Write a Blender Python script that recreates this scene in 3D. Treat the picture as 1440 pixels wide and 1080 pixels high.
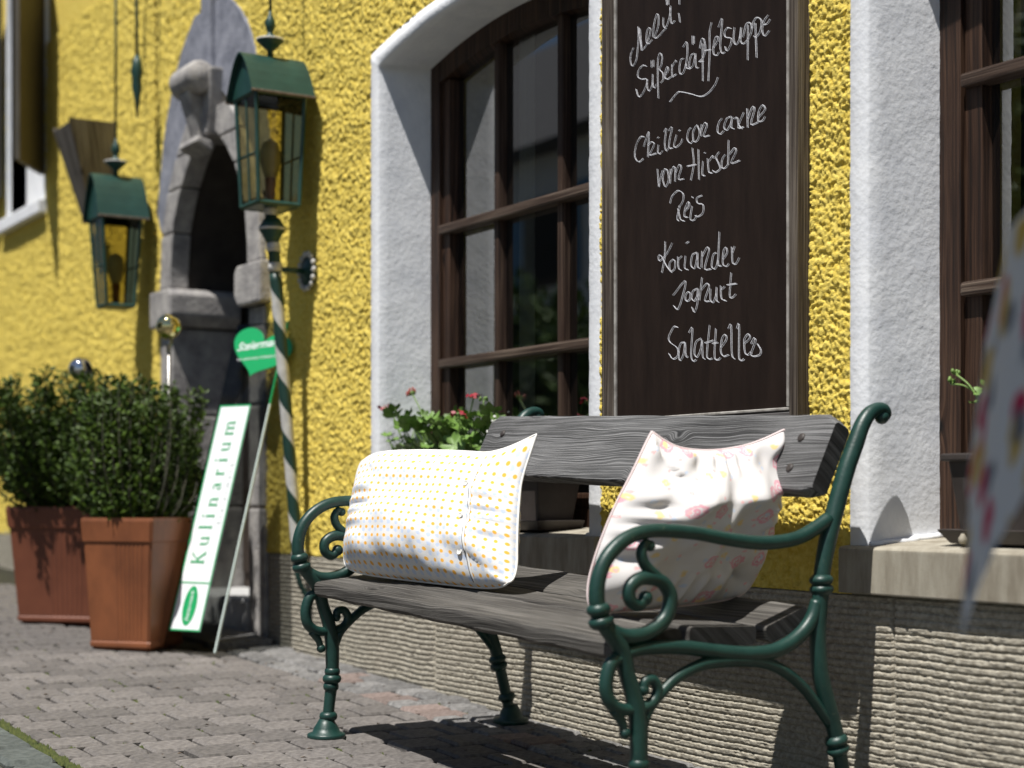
import bpy, bmesh, math, random
import numpy as np
from mathutils import Vector, Matrix
random.seed(7); RNG = np.random.default_rng(7)
R = math.radians
S = bpy.context.scene
for o in list(bpy.data.objects): bpy.data.objects.remove(o)
C = S.collection

# ---------------------------------------------------------------- camera, sky, sun, exposure
F, VX, HY, DW, ZC, SLOPE = 2300.0, -699.0, 700.0, 2.62, 0.82, 0.0403
TH = math.atan2(720 - VX, F); CT, ST = math.cos(TH), math.sin(TH)
cam = bpy.data.cameras.new('camera'); co = bpy.data.objects.new('camera', cam); C.objects.link(co)
co.location = (0, -DW, ZC)
co.rotation_euler = Vector((-CT, ST, 0)).to_track_quat('-Z', 'Y').to_euler()
cam.sensor_width = 36; cam.lens = F / 1440 * 36; cam.shift_y = (HY - 540) / 1440
cam.clip_start = .05; cam.clip_end = 400
cam.dof.use_dof = True; cam.dof.focus_distance = 4.15; cam.dof.aperture_fstop = 2.1; cam.dof.aperture_blades = 9
S.camera = co
SUN = Vector((-.16, .40, -1)).normalized()
w = bpy.data.worlds.new('World'); S.world = w; w.use_nodes = True
nt = w.node_tree; bg = nt.nodes['Background']; sk = nt.nodes.new('ShaderNodeTexSky')
sk.sky_type = 'NISHITA'; sk.sun_disc = False; sk.sun_elevation = math.asin(-SUN.z)
sk.sun_rotation = math.atan2(-SUN.x, -SUN.y); sk.altitude = 600; sk.air_density = 1.0; sk.dust_density = .6
nt.links.new(sk.outputs[0], bg.inputs[0]); bg.inputs[1].default_value = .05
sl = bpy.data.lights.new('sun', 'SUN'); sl.energy = 5.0; sl.angle = R(.5); sl.color = (1, .965, .91)
so = bpy.data.objects.new('sun', sl); C.objects.link(so); so.location = (2, -6, 12)
so.rotation_euler = SUN.to_track_quat('-Z', 'Y').to_euler()
S.view_settings.view_transform = 'Standard'; S.view_settings.look = 'None'
S.view_settings.exposure = .34; S.view_settings.gamma = 1
S.render.engine = 'CYCLES'

def gz(X): return -SLOPE * X
def on_y(x, y, Y):                       # photo pixel -> point on a plane parallel to the wall
    r = (x - 720) / F; z = (Y + DW) / (ST + CT * r)
    return Vector((-z * (CT - ST * r), Y, ZC + (HY - y) * z / F))

# ---------------------------------------------------------------- materials
def mat(name, c1, c2=None, rough=.6, scale=8, detail=6, bump=0, bscale=None, metal=0, stretch=None,
        dist=.004, rnd=0, spec=.5, contrast=(.35, .65), coord='Object', coat=0, wear=None):
    m = bpy.data.materials.new(name); m.use_nodes = True; n = m.node_tree.nodes; L = m.node_tree.links
    b = n['Principled BSDF']; b.inputs['Roughness'].default_value = rough; b.inputs['Metallic'].default_value = metal
    b.inputs['Specular IOR Level'].default_value = spec; b.inputs['Coat Weight'].default_value = coat
    tc = n.new('ShaderNodeTexCoord'); mp = n.new('ShaderNodeMapping'); L.new(tc.outputs[coord], mp.inputs[0])
    if stretch: mp.inputs['Scale'].default_value = stretch
    no = n.new('ShaderNodeTexNoise'); no.inputs['Scale'].default_value = scale; no.inputs['Detail'].default_value = detail
    no.inputs['Roughness'].default_value = .62
    L.new(mp.outputs[0], no.inputs[0])
    col = None
    if c2 is not None:
        rp = n.new('ShaderNodeValToRGB'); rp.color_ramp.elements[0].position, rp.color_ramp.elements[1].position = contrast
        rp.color_ramp.elements[0].color = (*c1, 1); rp.color_ramp.elements[1].color = (*c2, 1)
        L.new(no.outputs[0], rp.inputs[0]); col = rp.outputs[0]
    else:
        b.inputs['Base Color'].default_value = (*c1, 1)
    if wear:
        nw = n.new('ShaderNodeTexNoise'); nw.inputs['Scale'].default_value = 26; nw.inputs['Detail'].default_value = 9; nw.inputs['Roughness'].default_value = .75; L.new(mp.outputs[0], nw.inputs[0])
        wr_ = n.new('ShaderNodeMapRange'); wr_.inputs[1].default_value = .63; wr_.inputs[2].default_value = .68; L.new(nw.outputs[0], wr_.inputs[0])
        wx = n.new('ShaderNodeMixRGB'); L.new(wr_.outputs[0], wx.inputs[0]); L.new(col, wx.inputs[1]); wx.inputs[2].default_value = (*wear, 1); col = wx.outputs[0]
    if rnd:
        oi = n.new('ShaderNodeObjectInfo'); mr = n.new('ShaderNodeMapRange')
        mr.inputs[3].default_value = 1 - rnd; mr.inputs[4].default_value = 1 + rnd
        L.new(oi.outputs['Random'], mr.inputs[0])
        hs = n.new('ShaderNodeHueSaturation'); L.new(mr.outputs[0], hs.inputs['Value'])
        if col: L.new(col, hs.inputs['Color'])
        else: hs.inputs['Color'].default_value = (*c1, 1)
        col = hs.outputs[0]
    if col: L.new(col, b.inputs['Base Color'])
    if bump:
        n2 = n.new('ShaderNodeTexNoise'); n2.inputs['Scale'].default_value = bscale or scale * 4; n2.inputs['Detail'].default_value = 8
        L.new(mp.outputs[0], n2.inputs[0])
        bp = n.new('ShaderNodeBump'); bp.inputs['Strength'].default_value = bump; bp.inputs['Distance'].default_value = dist
        L.new(n2.outputs[0], bp.inputs['Height']); L.new(bp.outputs[0], b.inputs['Normal'])
    m['_b'] = 1
    return m

def wood(name, dark, mid, light, fine=170, rough=.75, bump=.6, wav=.05, knots=True, axis='x'):
    m = bpy.data.materials.new(name); m.use_nodes = True; n = m.node_tree.nodes; L = m.node_tree.links; b = n['Principled BSDF']
    tc = n.new('ShaderNodeTexCoord')
    oi = n.new('ShaderNodeObjectInfo'); add0 = n.new('ShaderNodeVectorMath'); add0.operation = 'ADD'
    mu = n.new('ShaderNodeMath'); mu.operation = 'MULTIPLY'; mu.inputs[1].default_value = 9
    L.new(oi.outputs['Random'], mu.inputs[0]); L.new(tc.outputs['Object'], add0.inputs[0]); L.new(mu.outputs[0], add0.inputs[1])
    def sc(x, a): return (x, a, a) if axis == 'x' else (a, a, x)
    # slow warp (growth figure) and knots push the grain lines sideways
    mp1 = n.new('ShaderNodeMapping'); mp1.inputs['Scale'].default_value = sc(2.2, 9); L.new(add0.outputs[0], mp1.inputs[0])
    n1 = n.new('ShaderNodeTexNoise'); n1.inputs['Scale'].default_value = 1; n1.inputs['Detail'].default_value = 2; L.new(mp1.outputs[0], n1.inputs[0])
    vo = n.new('ShaderNodeTexVoronoi'); vo.inputs['Scale'].default_value = 1
    mp3 = n.new('ShaderNodeMapping'); mp3.inputs['Scale'].default_value = sc(4.2, 8.5); L.new(add0.outputs[0], mp3.inputs[0]); L.new(mp3.outputs[0], vo.inputs[0])
    kr = n.new('ShaderNodeMapRange'); kr.inputs[1].default_value = 0; kr.inputs[2].default_value = .30; kr.inputs[3].default_value = 1; kr.inputs[4].default_value = 0
    kr.interpolation_type = 'SMOOTHSTEP'; L.new(vo.outputs['Distance'], kr.inputs[0])
    wsum = n.new('ShaderNodeMath'); wsum.operation = 'MULTIPLY_ADD'; wsum.inputs[1].default_value = .55 if knots else 0
    L.new(kr.outputs[0], wsum.inputs[0]); L.new(n1.outputs[0], wsum.inputs[2])
    wm = n.new('ShaderNodeMath'); wm.operation = 'MULTIPLY'; wm.inputs[1].default_value = wav; L.new(wsum.outputs[0], wm.inputs[0])
    ad = n.new('ShaderNodeVectorMath'); ad.operation = 'ADD'; L.new(add0.outputs[0], ad.inputs[0]); L.new(wm.outputs[0], ad.inputs[1])
    # grain lines are contours of (distance across the board + warp), so they run on and bend round the knots
    dt = n.new('ShaderNodeVectorMath'); dt.operation = 'DOT_PRODUCT'; dt.inputs[1].default_value = (.0, .8, .9) if axis == 'x' else (.9, .8, .0)
    L.new(add0.outputs[0], dt.inputs[0])
    ph = n.new('ShaderNodeMath'); ph.operation = 'MULTIPLY'; ph.inputs[1].default_value = fine * 1.5
    sm = n.new('ShaderNodeMath'); sm.operation = 'ADD'; L.new(dt.outputs['Value'], sm.inputs[0]); L.new(wm.outputs[0], sm.inputs[1]); L.new(sm.outputs[0], ph.inputs[0])
    n2 = n.new('ShaderNodeTexNoise'); n2.noise_dimensions = '2D'; n2.inputs['Scale'].default_value = 1; n2.inputs['Detail'].default_value = 3; n2.inputs['Roughness'].default_value = .6
    sx = n.new('ShaderNodeSeparateXYZ'); L.new(add0.outputs[0], sx.inputs[0]); cb_ = n.new('ShaderNodeCombineXYZ')
    lx = n.new('ShaderNodeMath'); lx.operation = 'MULTIPLY'; lx.inputs[1].default_value = 2.2; L.new(sx.outputs[0 if axis == 'x' else 2], lx.inputs[0])
    L.new(lx.outputs[0], cb_.inputs[0]); L.new(ph.outputs[0], cb_.inputs[1]); L.new(cb_.outputs[0], n2.inputs[0])
    mp4 = n.new('ShaderNodeMapping'); mp4.inputs['Scale'].default_value = sc(3, 12); L.new(add0.outputs[0], mp4.inputs[0])
    n4 = n.new('ShaderNodeTexNoise'); n4.inputs['Scale'].default_value = 1; n4.inputs['Detail'].default_value = 5; L.new(mp4.outputs[0], n4.inputs[0])
    mixf = n.new('ShaderNodeMath'); mixf.operation = 'MULTIPLY_ADD'; mixf.inputs[1].default_value = .45
    L.new(n4.outputs[0], mixf.inputs[0]); L.new(n2.outputs[0], mixf.inputs[2])
    rp = n.new('ShaderNodeValToRGB'); e = rp.color_ramp.elements
    e[0].position = .50; e[0].color = (*dark, 1); e[1].position = .93; e[1].color = (*light, 1)
    k = e.new(.70); k.color = (*mid, 1)
    L.new(mixf.outputs[0], rp.inputs[0])
    kd = n.new('ShaderNodeMapRange'); kd.inputs[1].default_value = .035; kd.inputs[2].default_value = .11; kd.inputs[3].default_value = 1; kd.inputs[4].default_value = 0
    L.new(vo.outputs['Distance'], kd.inputs[0])
    mx = n.new('ShaderNodeMixRGB'); mx.inputs[2].default_value = (*[c * .35 for c in dark], 1)
    L.new(rp.outputs[0], mx.inputs[1])
    if knots: L.new(kd.outputs[0], mx.inputs[0])
    else: mx.inputs[0].default_value = 0
    L.new(mx.outputs[0], b.inputs['Base Color'])
    b.inputs['Roughness'].default_value = rough; b.inputs['Specular IOR Level'].default_value = .3
    bp = n.new('ShaderNodeBump'); bp.inputs['Strength'].default_value = bump; bp.inputs['Distance'].default_value = .003
    L.new(n2.outputs[0], bp.inputs['Height']); L.new(bp.outputs[0], b.inputs['Normal'])
    return m

MT = {}
MT['plaster'] = mat('yellow_plaster', (.74, .545, .075), (.90, .72, .17), rough=.95, scale=60, bump=.9, bscale=420, dist=.004)
MT['white'] = mat('white_limewash', (.69, .71, .75), (.80, .815, .84), rough=.85, scale=9, bump=.5, bscale=60, dist=.004, contrast=(.3, .6))
MT['plinth'] = mat('grooved_plinth', (.28, .25, .195), (.50, .465, .385), rough=.95, scale=70, bump=.6, bscale=300, dist=.003)
MT['sill'] = mat('sill_stone', (.24, .21, .16), (.40, .37, .30), rough=.85, scale=7, stretch=(3, 3, .7), bump=.4, bscale=220, dist=.002)
MT['doorstone'] = mat('door_stone', (.22, .21, .21), (.42, .40, .38), rough=.9, scale=14, bump=.6, bscale=60, dist=.006)
MT['slate'] = mat('blue_grey_stone', (.15, .16, .20), (.29, .30, .35), rough=.85, scale=11, bump=.5, bscale=60, dist=.005)
MT['iron'] = mat('green_iron', (.0065, .033, .027), (.013, .052, .042), rough=.42, scale=30, bump=.35, bscale=140, dist=.0012, contrast=(.3, .7), wear=(.055, .085, .062))
MT['bench_wood'] = wood('weathered_bench_wood', (.024, .024, .025), (.088, .088, .089), (.27, .27, .272), fine=230, wav=.060, bump=.9)
MT['seat_wood'] = wood('weathered_seat_wood', (.022, .020, .018), (.072, .067, .061), (.18, .17, .155), fine=230, wav=.045, bump=.9)
MT['end_wood'] = wood('end_grain', (.012, .012, .012), (.025, .025, .026), (.045, .045, .046), fine=40, wav=.02, knots=False)
MT['frame_wood'] = wood('dark_window_wood', (.010, .005, .003), (.030, .014, .008), (.075, .040, .024), fine=90, wav=.02, axis='z', rough=.55)
MT['bar_wood'] = wood('window_bar_wood', (.022, .013, .009), (.055, .034, .024), (.14, .105, .08), fine=130, wav=.01, axis='x', rough=.6, knots=False)
MT['bar_wood_v'] = wood('window_bar_wood_upright', (.014, .007, .005), (.036, .019, .012), (.085, .055, .038), fine=130, wav=.01, axis='z', rough=.6, knots=False)
MT['board_frame'] = wood('board_frame_wood', (.022, .015, .011), (.065, .050, .039), (.16, .135, .11), fine=150, wav=.01, axis='z', knots=False)
MT['board_frame_h'] = wood('board_frame_wood_flat', (.018, .016, .016), (.05, .046, .046), (.13, .122, .12), fine=150, wav=.01, axis='x', knots=False)
MT['board'] = mat('chalkboard_black', (.012, .0070, .0050), (.025, .0155, .0115), rough=.55, scale=6, stretch=(5, 5, .8), bump=.2, bscale=160, dist=.001, contrast=(.3, .8), spec=.2)
MT['bead'] = mat('pale_bead', (.20, .185, .165), (.42, .40, .37), rough=.7, scale=30, stretch=(1, 1, 1))
MT['chalk'] = mat('chalk', (.42, .42, .46), (.75, .75, .78), rough=.9, scale=180, contrast=(.3, .6))
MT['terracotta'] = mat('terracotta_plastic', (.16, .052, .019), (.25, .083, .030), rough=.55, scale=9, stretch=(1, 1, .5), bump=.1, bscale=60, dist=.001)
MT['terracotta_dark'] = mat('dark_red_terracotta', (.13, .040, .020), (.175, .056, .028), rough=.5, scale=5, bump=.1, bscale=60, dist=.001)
MT['soil'] = mat('soil', (.02, .014, .01), (.05, .035, .025), rough=1, scale=40, bump=1, dist=.01)
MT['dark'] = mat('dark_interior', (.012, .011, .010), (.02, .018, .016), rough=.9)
MT['curtain'] = mat('pale_curtain', (.60, .60, .58), (.70, .70, .68), rough=.9, scale=3, stretch=(20, 20, .3))
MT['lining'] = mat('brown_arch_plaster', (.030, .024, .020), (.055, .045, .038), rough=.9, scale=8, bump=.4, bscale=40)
MT['door'] = mat('door_dark_wood', (.02, .013, .009), (.045, .03, .022), rough=.6, scale=6, stretch=(20, 20, 1))
MT['shutter'] = mat('shutter_wood', (.035, .03, .022), (.08, .07, .055), rough=.75, scale=6, stretch=(20, 20, 1))
MT['shutter_green'] = mat('shutter_green', (.012, .03, .016), (.03, .055, .03), rough=.7, scale=6, stretch=(20, 20, 1))
MT['grey_wood'] = wood('grey_wall_box_wood', (.06, .05, .04), (.14, .12, .10), (.24, .22, .19), fine=100, wav=.02, axis='z')
MT['planter'] = mat('planter_grey_brown', (.035, .028, .025), (.06, .05, .045), rough=.55, scale=10, bump=.2, bscale=200, dist=.001)
MT['paver'] = mat('paver_stone', (.090, .082, .077), (.185, .169, .158), rough=.9, scale=55, bump=.7, bscale=260, dist=.002, rnd=.22)
MT['sett_grey'] = mat('granite_sett', (.105, .102, .10), (.22, .215, .21), rough=.85, scale=60, bump=.7, bscale=220, dist=.003, rnd=.25)
MT['sett_red'] = mat('reddish_sett', (.15, .112, .098), (.26, .205, .185), rough=.9, scale=60, bump=.7, bscale=220, dist=.003, rnd=.2)
MT['street'] = mat('street_sett', (.055, .065, .06), (.12, .135, .125), rough=.85, scale=40, bump=.7, bscale=200, dist=.003, rnd=.2)
MT['joint'] = mat('joint_earth', (.012, .010, .006), (.034, .034, .013), rough=1, scale=14, bump=1, bscale=120, dist=.006)
MT['asphalt'] = mat('asphalt', (.04, .04, .04), (.07, .07, .068), rough=.95, scale=30, bump=.6, bscale=200)
MT['moss'] = mat('moss', (.03, .045, .01), (.075, .085, .02), rough=1, scale=90)
MT['mortar'] = mat('doorstep_stone', (.36, .36, .36), (.52, .52, .51), rough=.85, scale=12, bump=.4, bscale=60)
MT['leaf_box'] = mat('boxwood_leaf', (.010, .028, .004), (.090, .150, .014), rough=.55, scale=45, contrast=(.36, .68), spec=.3)
MT['stem'] = mat('stem', (.022, .022, .012), (.045, .042, .022), rough=.8)
MT['leaf_ger'] = mat('geranium_leaf', (.075, .16, .022), (.15, .25, .05), rough=.5, scale=60, rnd=.25)
MT['stem_green'] = mat('green_stem', (.11, .20, .035), (.16, .26, .06), rough=.5)
MT['petal'] = mat('red_petal', (.20, .003, .014), (.34, .008, .024), rough=.5, scale=120)
MT['bud'] = mat('red_bud', (.30, .05, .05), (.40, .10, .08), rough=.5)
MT['petal_white'] = mat('white_petal', (.75, .75, .70), rough=.6)
MT['silver'] = mat('silver_ball', (.72, .72, .74), rough=.04, metal=1)
MT['gold'] = mat('gold_ball', (.78, .68, .34), rough=.05, metal=1)
MT['steel'] = mat('steel_rod', (.35, .34, .32), rough=.4, metal=1)
MT['lantern'] = mat('lantern_green', (.006, .036, .029), (.012, .055, .044), rough=.45, scale=14, bump=.2, bscale=90, dist=.001)
MT['rust'] = mat('worn_edge', (.10, .075, .055), (.17, .13, .10), rough=.8, scale=40)
MT['silver_paint'] = mat('silver_paint', (.38, .37, .35), (.62, .61, .58), rough=.5, scale=40)
MT['bulb'] = mat('bulb_glass', (.50, .45, .28), rough=.25)
MT['brass'] = mat('lamp_socket', (.30, .13, .03), rough=.4)
MT['acryl_edge'] = mat('acrylic_edge', (.62, .72, .68), rough=.25)
MT['sign_white'] = mat('sign_white', (.80, .82, .84), rough=.35)
MT['sign_green'] = mat('sign_green', (.012, .33, .11), rough=.35)
MT['grey_text'] = mat('grey_text', (.45, .50, .48), rough=.4)
MT['button'] = mat('pearl_button', (.75, .74, .70), rough=.25)
MT['piping_grey'] = mat('dark_seam_thread', (.12, .115, .12), rough=.9)  # dark grey thread of the placket's stitch line
MT['piping'] = mat('white_piping', (.78, .77, .74), rough=.9, scale=300, bump=.4, bscale=700, dist=.001)
MT['pink_piping'] = mat('pink_piping', (.72, .60, .60), rough=.9)
MT['far_wall'] = mat('far_house_plaster', (.56, .58, .60), (.64, .66, .68), rough=.9)
MT['far_roof'] = mat('far_roof_tile', (.09, .09, .095), (.16, .16, .165), rough=.9, scale=20)
MT['added_blue'] = mat('added_blue_paint', (.10, .22, .36), rough=.6)
MT['tree_leaf'] = mat('tree_leaf', (.03, .07, .012), (.07, .13, .025), rough=.6, scale=3)
MT['bark'] = mat('bark', (.05, .04, .03), (.11, .09, .07), rough=.95, scale=20, bump=.8)

def glass_mat(name, tint=(1, 1, 1), ior=1.9, gain=1.0, rough=0.0):
    m = bpy.data.materials.new(name); m.use_nodes = True; n = m.node_tree.nodes; L = m.node_tree.links
    n.remove(n['Principled BSDF'])
    t = n.new('ShaderNodeBsdfTransparent'); t.inputs[0].default_value = (*tint, 1)
    g = n.new('ShaderNodeBsdfGlossy'); g.inputs['Roughness'].default_value = rough
    f = n.new('ShaderNodeFresnel'); f.inputs[0].default_value = ior
    mu = n.new('ShaderNodeMath'); mu.operation = 'MULTIPLY'; mu.inputs[1].default_value = gain; mu.use_clamp = True
    mx = n.new('ShaderNodeMixShader'); L.new(f.outputs[0], mu.inputs[0]); L.new(mu.outputs[0], mx.inputs[0])
    L.new(t.outputs[0], mx.inputs[1]); L.new(g.outputs[0], mx.inputs[2]); L.new(mx.outputs[0], n['Material Output'].inputs[0])
    return m
MT['pane'] = glass_mat('window_glass', (.75, .78, .76), ior=2.4, gain=1.7)
MT['amber'] = glass_mat('amber_lantern_glass', (.62, .58, .38), ior=1.3)
MT['acryl'] = glass_mat('clear_acrylic', (.52, .53, .52), ior=1.18)

def pattern_mat(name, kind):
    m = bpy.data.materials.new(name); m.use_nodes = True; n = m.node_tree.nodes; L = m.node_tree.links; b = n['Principled BSDF']
    b.inputs['Roughness'].default_value = .92; b.inputs['Specular IOR Level'].default_value = .15
    uv = n.new('ShaderNodeUVMap'); uv.uv_map = 'uv'
    base = (.74, .735, .73, 1) if kind != 'floral' else (.68, .66, .655, 1); cur = None
    def layer(prev, fac, col):
        x = n.new('ShaderNodeMixRGB'); L.new(fac, x.inputs[0])
        if prev is None: x.inputs[1].default_value = base
        else: L.new(prev, x.inputs[1])
        x.inputs[2].default_value = (*col, 1); return x.outputs[0]
    def dots(scale, off, rad, soft, rand=0.0, noise=None, shear=0):
        mp = n.new('ShaderNodeMapping'); mp.inputs['Scale'].default_value = (scale, scale, 1); mp.inputs['Location'].default_value = (off[0], off[1], 0)
        mp.inputs['Rotation'].default_value = (0, 0, shear)
        L.new(uv.outputs[0], mp.inputs[0])
        v = n.new('ShaderNodeTexVoronoi'); v.voronoi_dimensions = '2D'; v.inputs['Scale'].default_value = 1; v.inputs['Randomness'].default_value = rand
        L.new(mp.outputs[0], v.inputs[0])
        d = v.outputs['Distance']
        if noise:
            no = n.new('ShaderNodeTexNoise'); no.inputs['Scale'].default_value = 3.2; L.new(mp.outputs[0], no.inputs[0])
            ma = n.new('ShaderNodeMath'); ma.operation = 'MULTIPLY_ADD'; ma.inputs[1].default_value = noise
            L.new(no.outputs[0], ma.inputs[0]); L.new(d, ma.inputs[2]); d = ma.outputs[0]
        mr = n.new('ShaderNodeMapRange'); mr.inputs[1].default_value = rad - soft; mr.inputs[2].default_value = rad + soft
        mr.inputs[3].default_value = 1; mr.inputs[4].default_value = 0; L.new(d, mr.inputs[0]); return mr.outputs[0]
    if kind == 'dots':
        cur = layer(cur, dots(38, (.45, .35), .40, .06, .0, .35), (.56, .64, .80))
        cur = layer(cur, dots(38, (0, 0), .20, .05), (.88, .45, .07))
    else:
        def rings(scale, off, r0, wdt, col, rand=.85):
            nonlocal cur
            mp = n.new('ShaderNodeMapping'); mp.inputs['Scale'].default_value = (scale, scale, 1); mp.inputs['Location'].default_value = (off, off * .7, 0)
            L.new(uv.outputs[0], mp.inputs[0])
            v = n.new('ShaderNodeTexVoronoi'); v.voronoi_dimensions = '2D'; v.inputs['Scale'].default_value = 1; v.inputs['Randomness'].default_value = rand
            L.new(mp.outputs[0], v.inputs[0])
            no = n.new('ShaderNodeTexNoise'); no.inputs['Scale'].default_value = 9; L.new(mp.outputs[0], no.inputs[0])
            ma = n.new('ShaderNodeMath'); ma.operation = 'MULTIPLY_ADD'; ma.inputs[1].default_value = .22; L.new(no.outputs[0], ma.inputs[0]); L.new(v.outputs['Distance'], ma.inputs[2])
            sb = n.new('ShaderNodeMath'); sb.operation = 'SUBTRACT'; sb.inputs[1].default_value = r0; L.new(ma.outputs[0], sb.inputs[0])
            ab = n.new('ShaderNodeMath'); ab.operation = 'ABSOLUTE'; L.new(sb.outputs[0], ab.inputs[0])
            mr = n.new('ShaderNodeMapRange'); mr.inputs[1].default_value = wdt * .4; mr.inputs[2].default_value = wdt; mr.inputs[3].default_value = .95; mr.inputs[4].default_value = 0
            L.new(ab.outputs[0], mr.inputs[0]); cur = layer(cur, mr.outputs[0], col)
        if kind == 'floral':
            rings(9, 3.3, .26, .05, (.74, .36, .42)); rings(9, 3.3, .17, .03, (.70, .30, .38))
            rings(11, 7.7, .16, .06, (.80, .62, .30)); rings(13, 12.1, .15, .045, (.55, .62, .74)); rings(16, 21.3, .14, .05, (.78, .45, .45))
        else:
            cur = layer(cur, dots(9, (.2, .5), .44, .05, .9, .4), (.58, .03, .10))
            cur = layer(cur, dots(8, (4.7, 2.1), .42, .05, .9, .4), (.62, .42, .10))
            cur = layer(cur, dots(8, (9.1, 6.4), .36, .05, .9, .4), (.16, .18, .22))
    if cur is not None: L.new(cur, b.inputs['Base Color'])
    tr = n.new('ShaderNodeTexNoise'); tr.inputs['Scale'].default_value = 420; L.new(uv.outputs[0], tr.inputs[0])
    bp = n.new('ShaderNodeBump'); bp.inputs['Strength'].default_value = .25; bp.inputs['Distance'].default_value = .001
    L.new(tr.outputs[0], bp.inputs['Height']); L.new(bp.outputs[0], b.inputs['Normal'])
    return m
MT['dots'] = pattern_mat('dotted_cotton', 'dots'); MT['floral'] = pattern_mat('floral_cotton', 'floral'); MT['cloth'] = pattern_mat('flowered_cloth', 'cloth')

def stripe_mat():
    m = bpy.data.materials.new('helical_pole_paint'); m.use_nodes = True; n = m.node_tree.nodes; L = m.node_tree.links; b = n['Principled BSDF']
    uv = n.new('ShaderNodeUVMap'); uv.uv_map = 'uv'; sp = n.new('ShaderNodeSeparateXYZ'); L.new(uv.outputs[0], sp.inputs[0])
    a = n.new('ShaderNodeMath'); a.operation = 'MULTIPLY_ADD'; a.inputs[1].default_value = 1 / .212; L.new(sp.outputs[1], a.inputs[0]); L.new(sp.outputs[0], a.inputs[2])
    fr = n.new('ShaderNodeMath'); fr.operation = 'FRACT'; L.new(a.outputs[0], fr.inputs[0])
    gt = n.new('ShaderNodeMath'); gt.operation = 'GREATER_THAN'; gt.inputs[1].default_value = .5; L.new(fr.outputs[0], gt.inputs[0])
    mx = n.new('ShaderNodeMixRGB'); mx.inputs[1].default_value = (.014, .055, .042, 1); mx.inputs[2].default_value = (.72, .71, .67, 1)
    no = n.new('ShaderNodeTexNoise'); no.inputs['Scale'].default_value = 30; m2 = n.new('ShaderNodeMixRGB'); m2.blend_type = 'MULTIPLY'; m2.inputs[0].default_value = .5
    tc = n.new('ShaderNodeTexCoord'); L.new(tc.outputs['Object'], no.inputs[0])
    L.new(gt.outputs[0], mx.inputs[0]); L.new(mx.outputs[0], m2.inputs[1]); L.new(no.outputs[0], m2.inputs[2]); L.new(m2.outputs[0], b.inputs['Base Color'])
    b.inputs['Roughness'].default_value = .45
    return m
MT['stripe'] = stripe_mat()

# ---------------------------------------------------------------- builders
WL = {}                                                    # world location of every parent (translation only)
def link(name, data, parent=None, loc=None):
    o = bpy.data.objects.new(name, data); C.objects.link(o)
    base = WL[parent.name] if parent else Vector((0, 0, 0))
    wl = Vector(loc) if loc is not None else base.copy()
    o.parent = parent; o.location = wl - base; WL[o.name] = wl
    return o
def tag(o, label=None, cat=None, group=None, kind=None):
    if label: o['label'] = label
    if cat: o['category'] = cat
    if group: o['group'] = group
    if kind: o['kind'] = kind
    return o
def thing(name, loc, label, cat, group=None): return tag(link(name, None, None, loc), label, cat, group)

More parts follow.
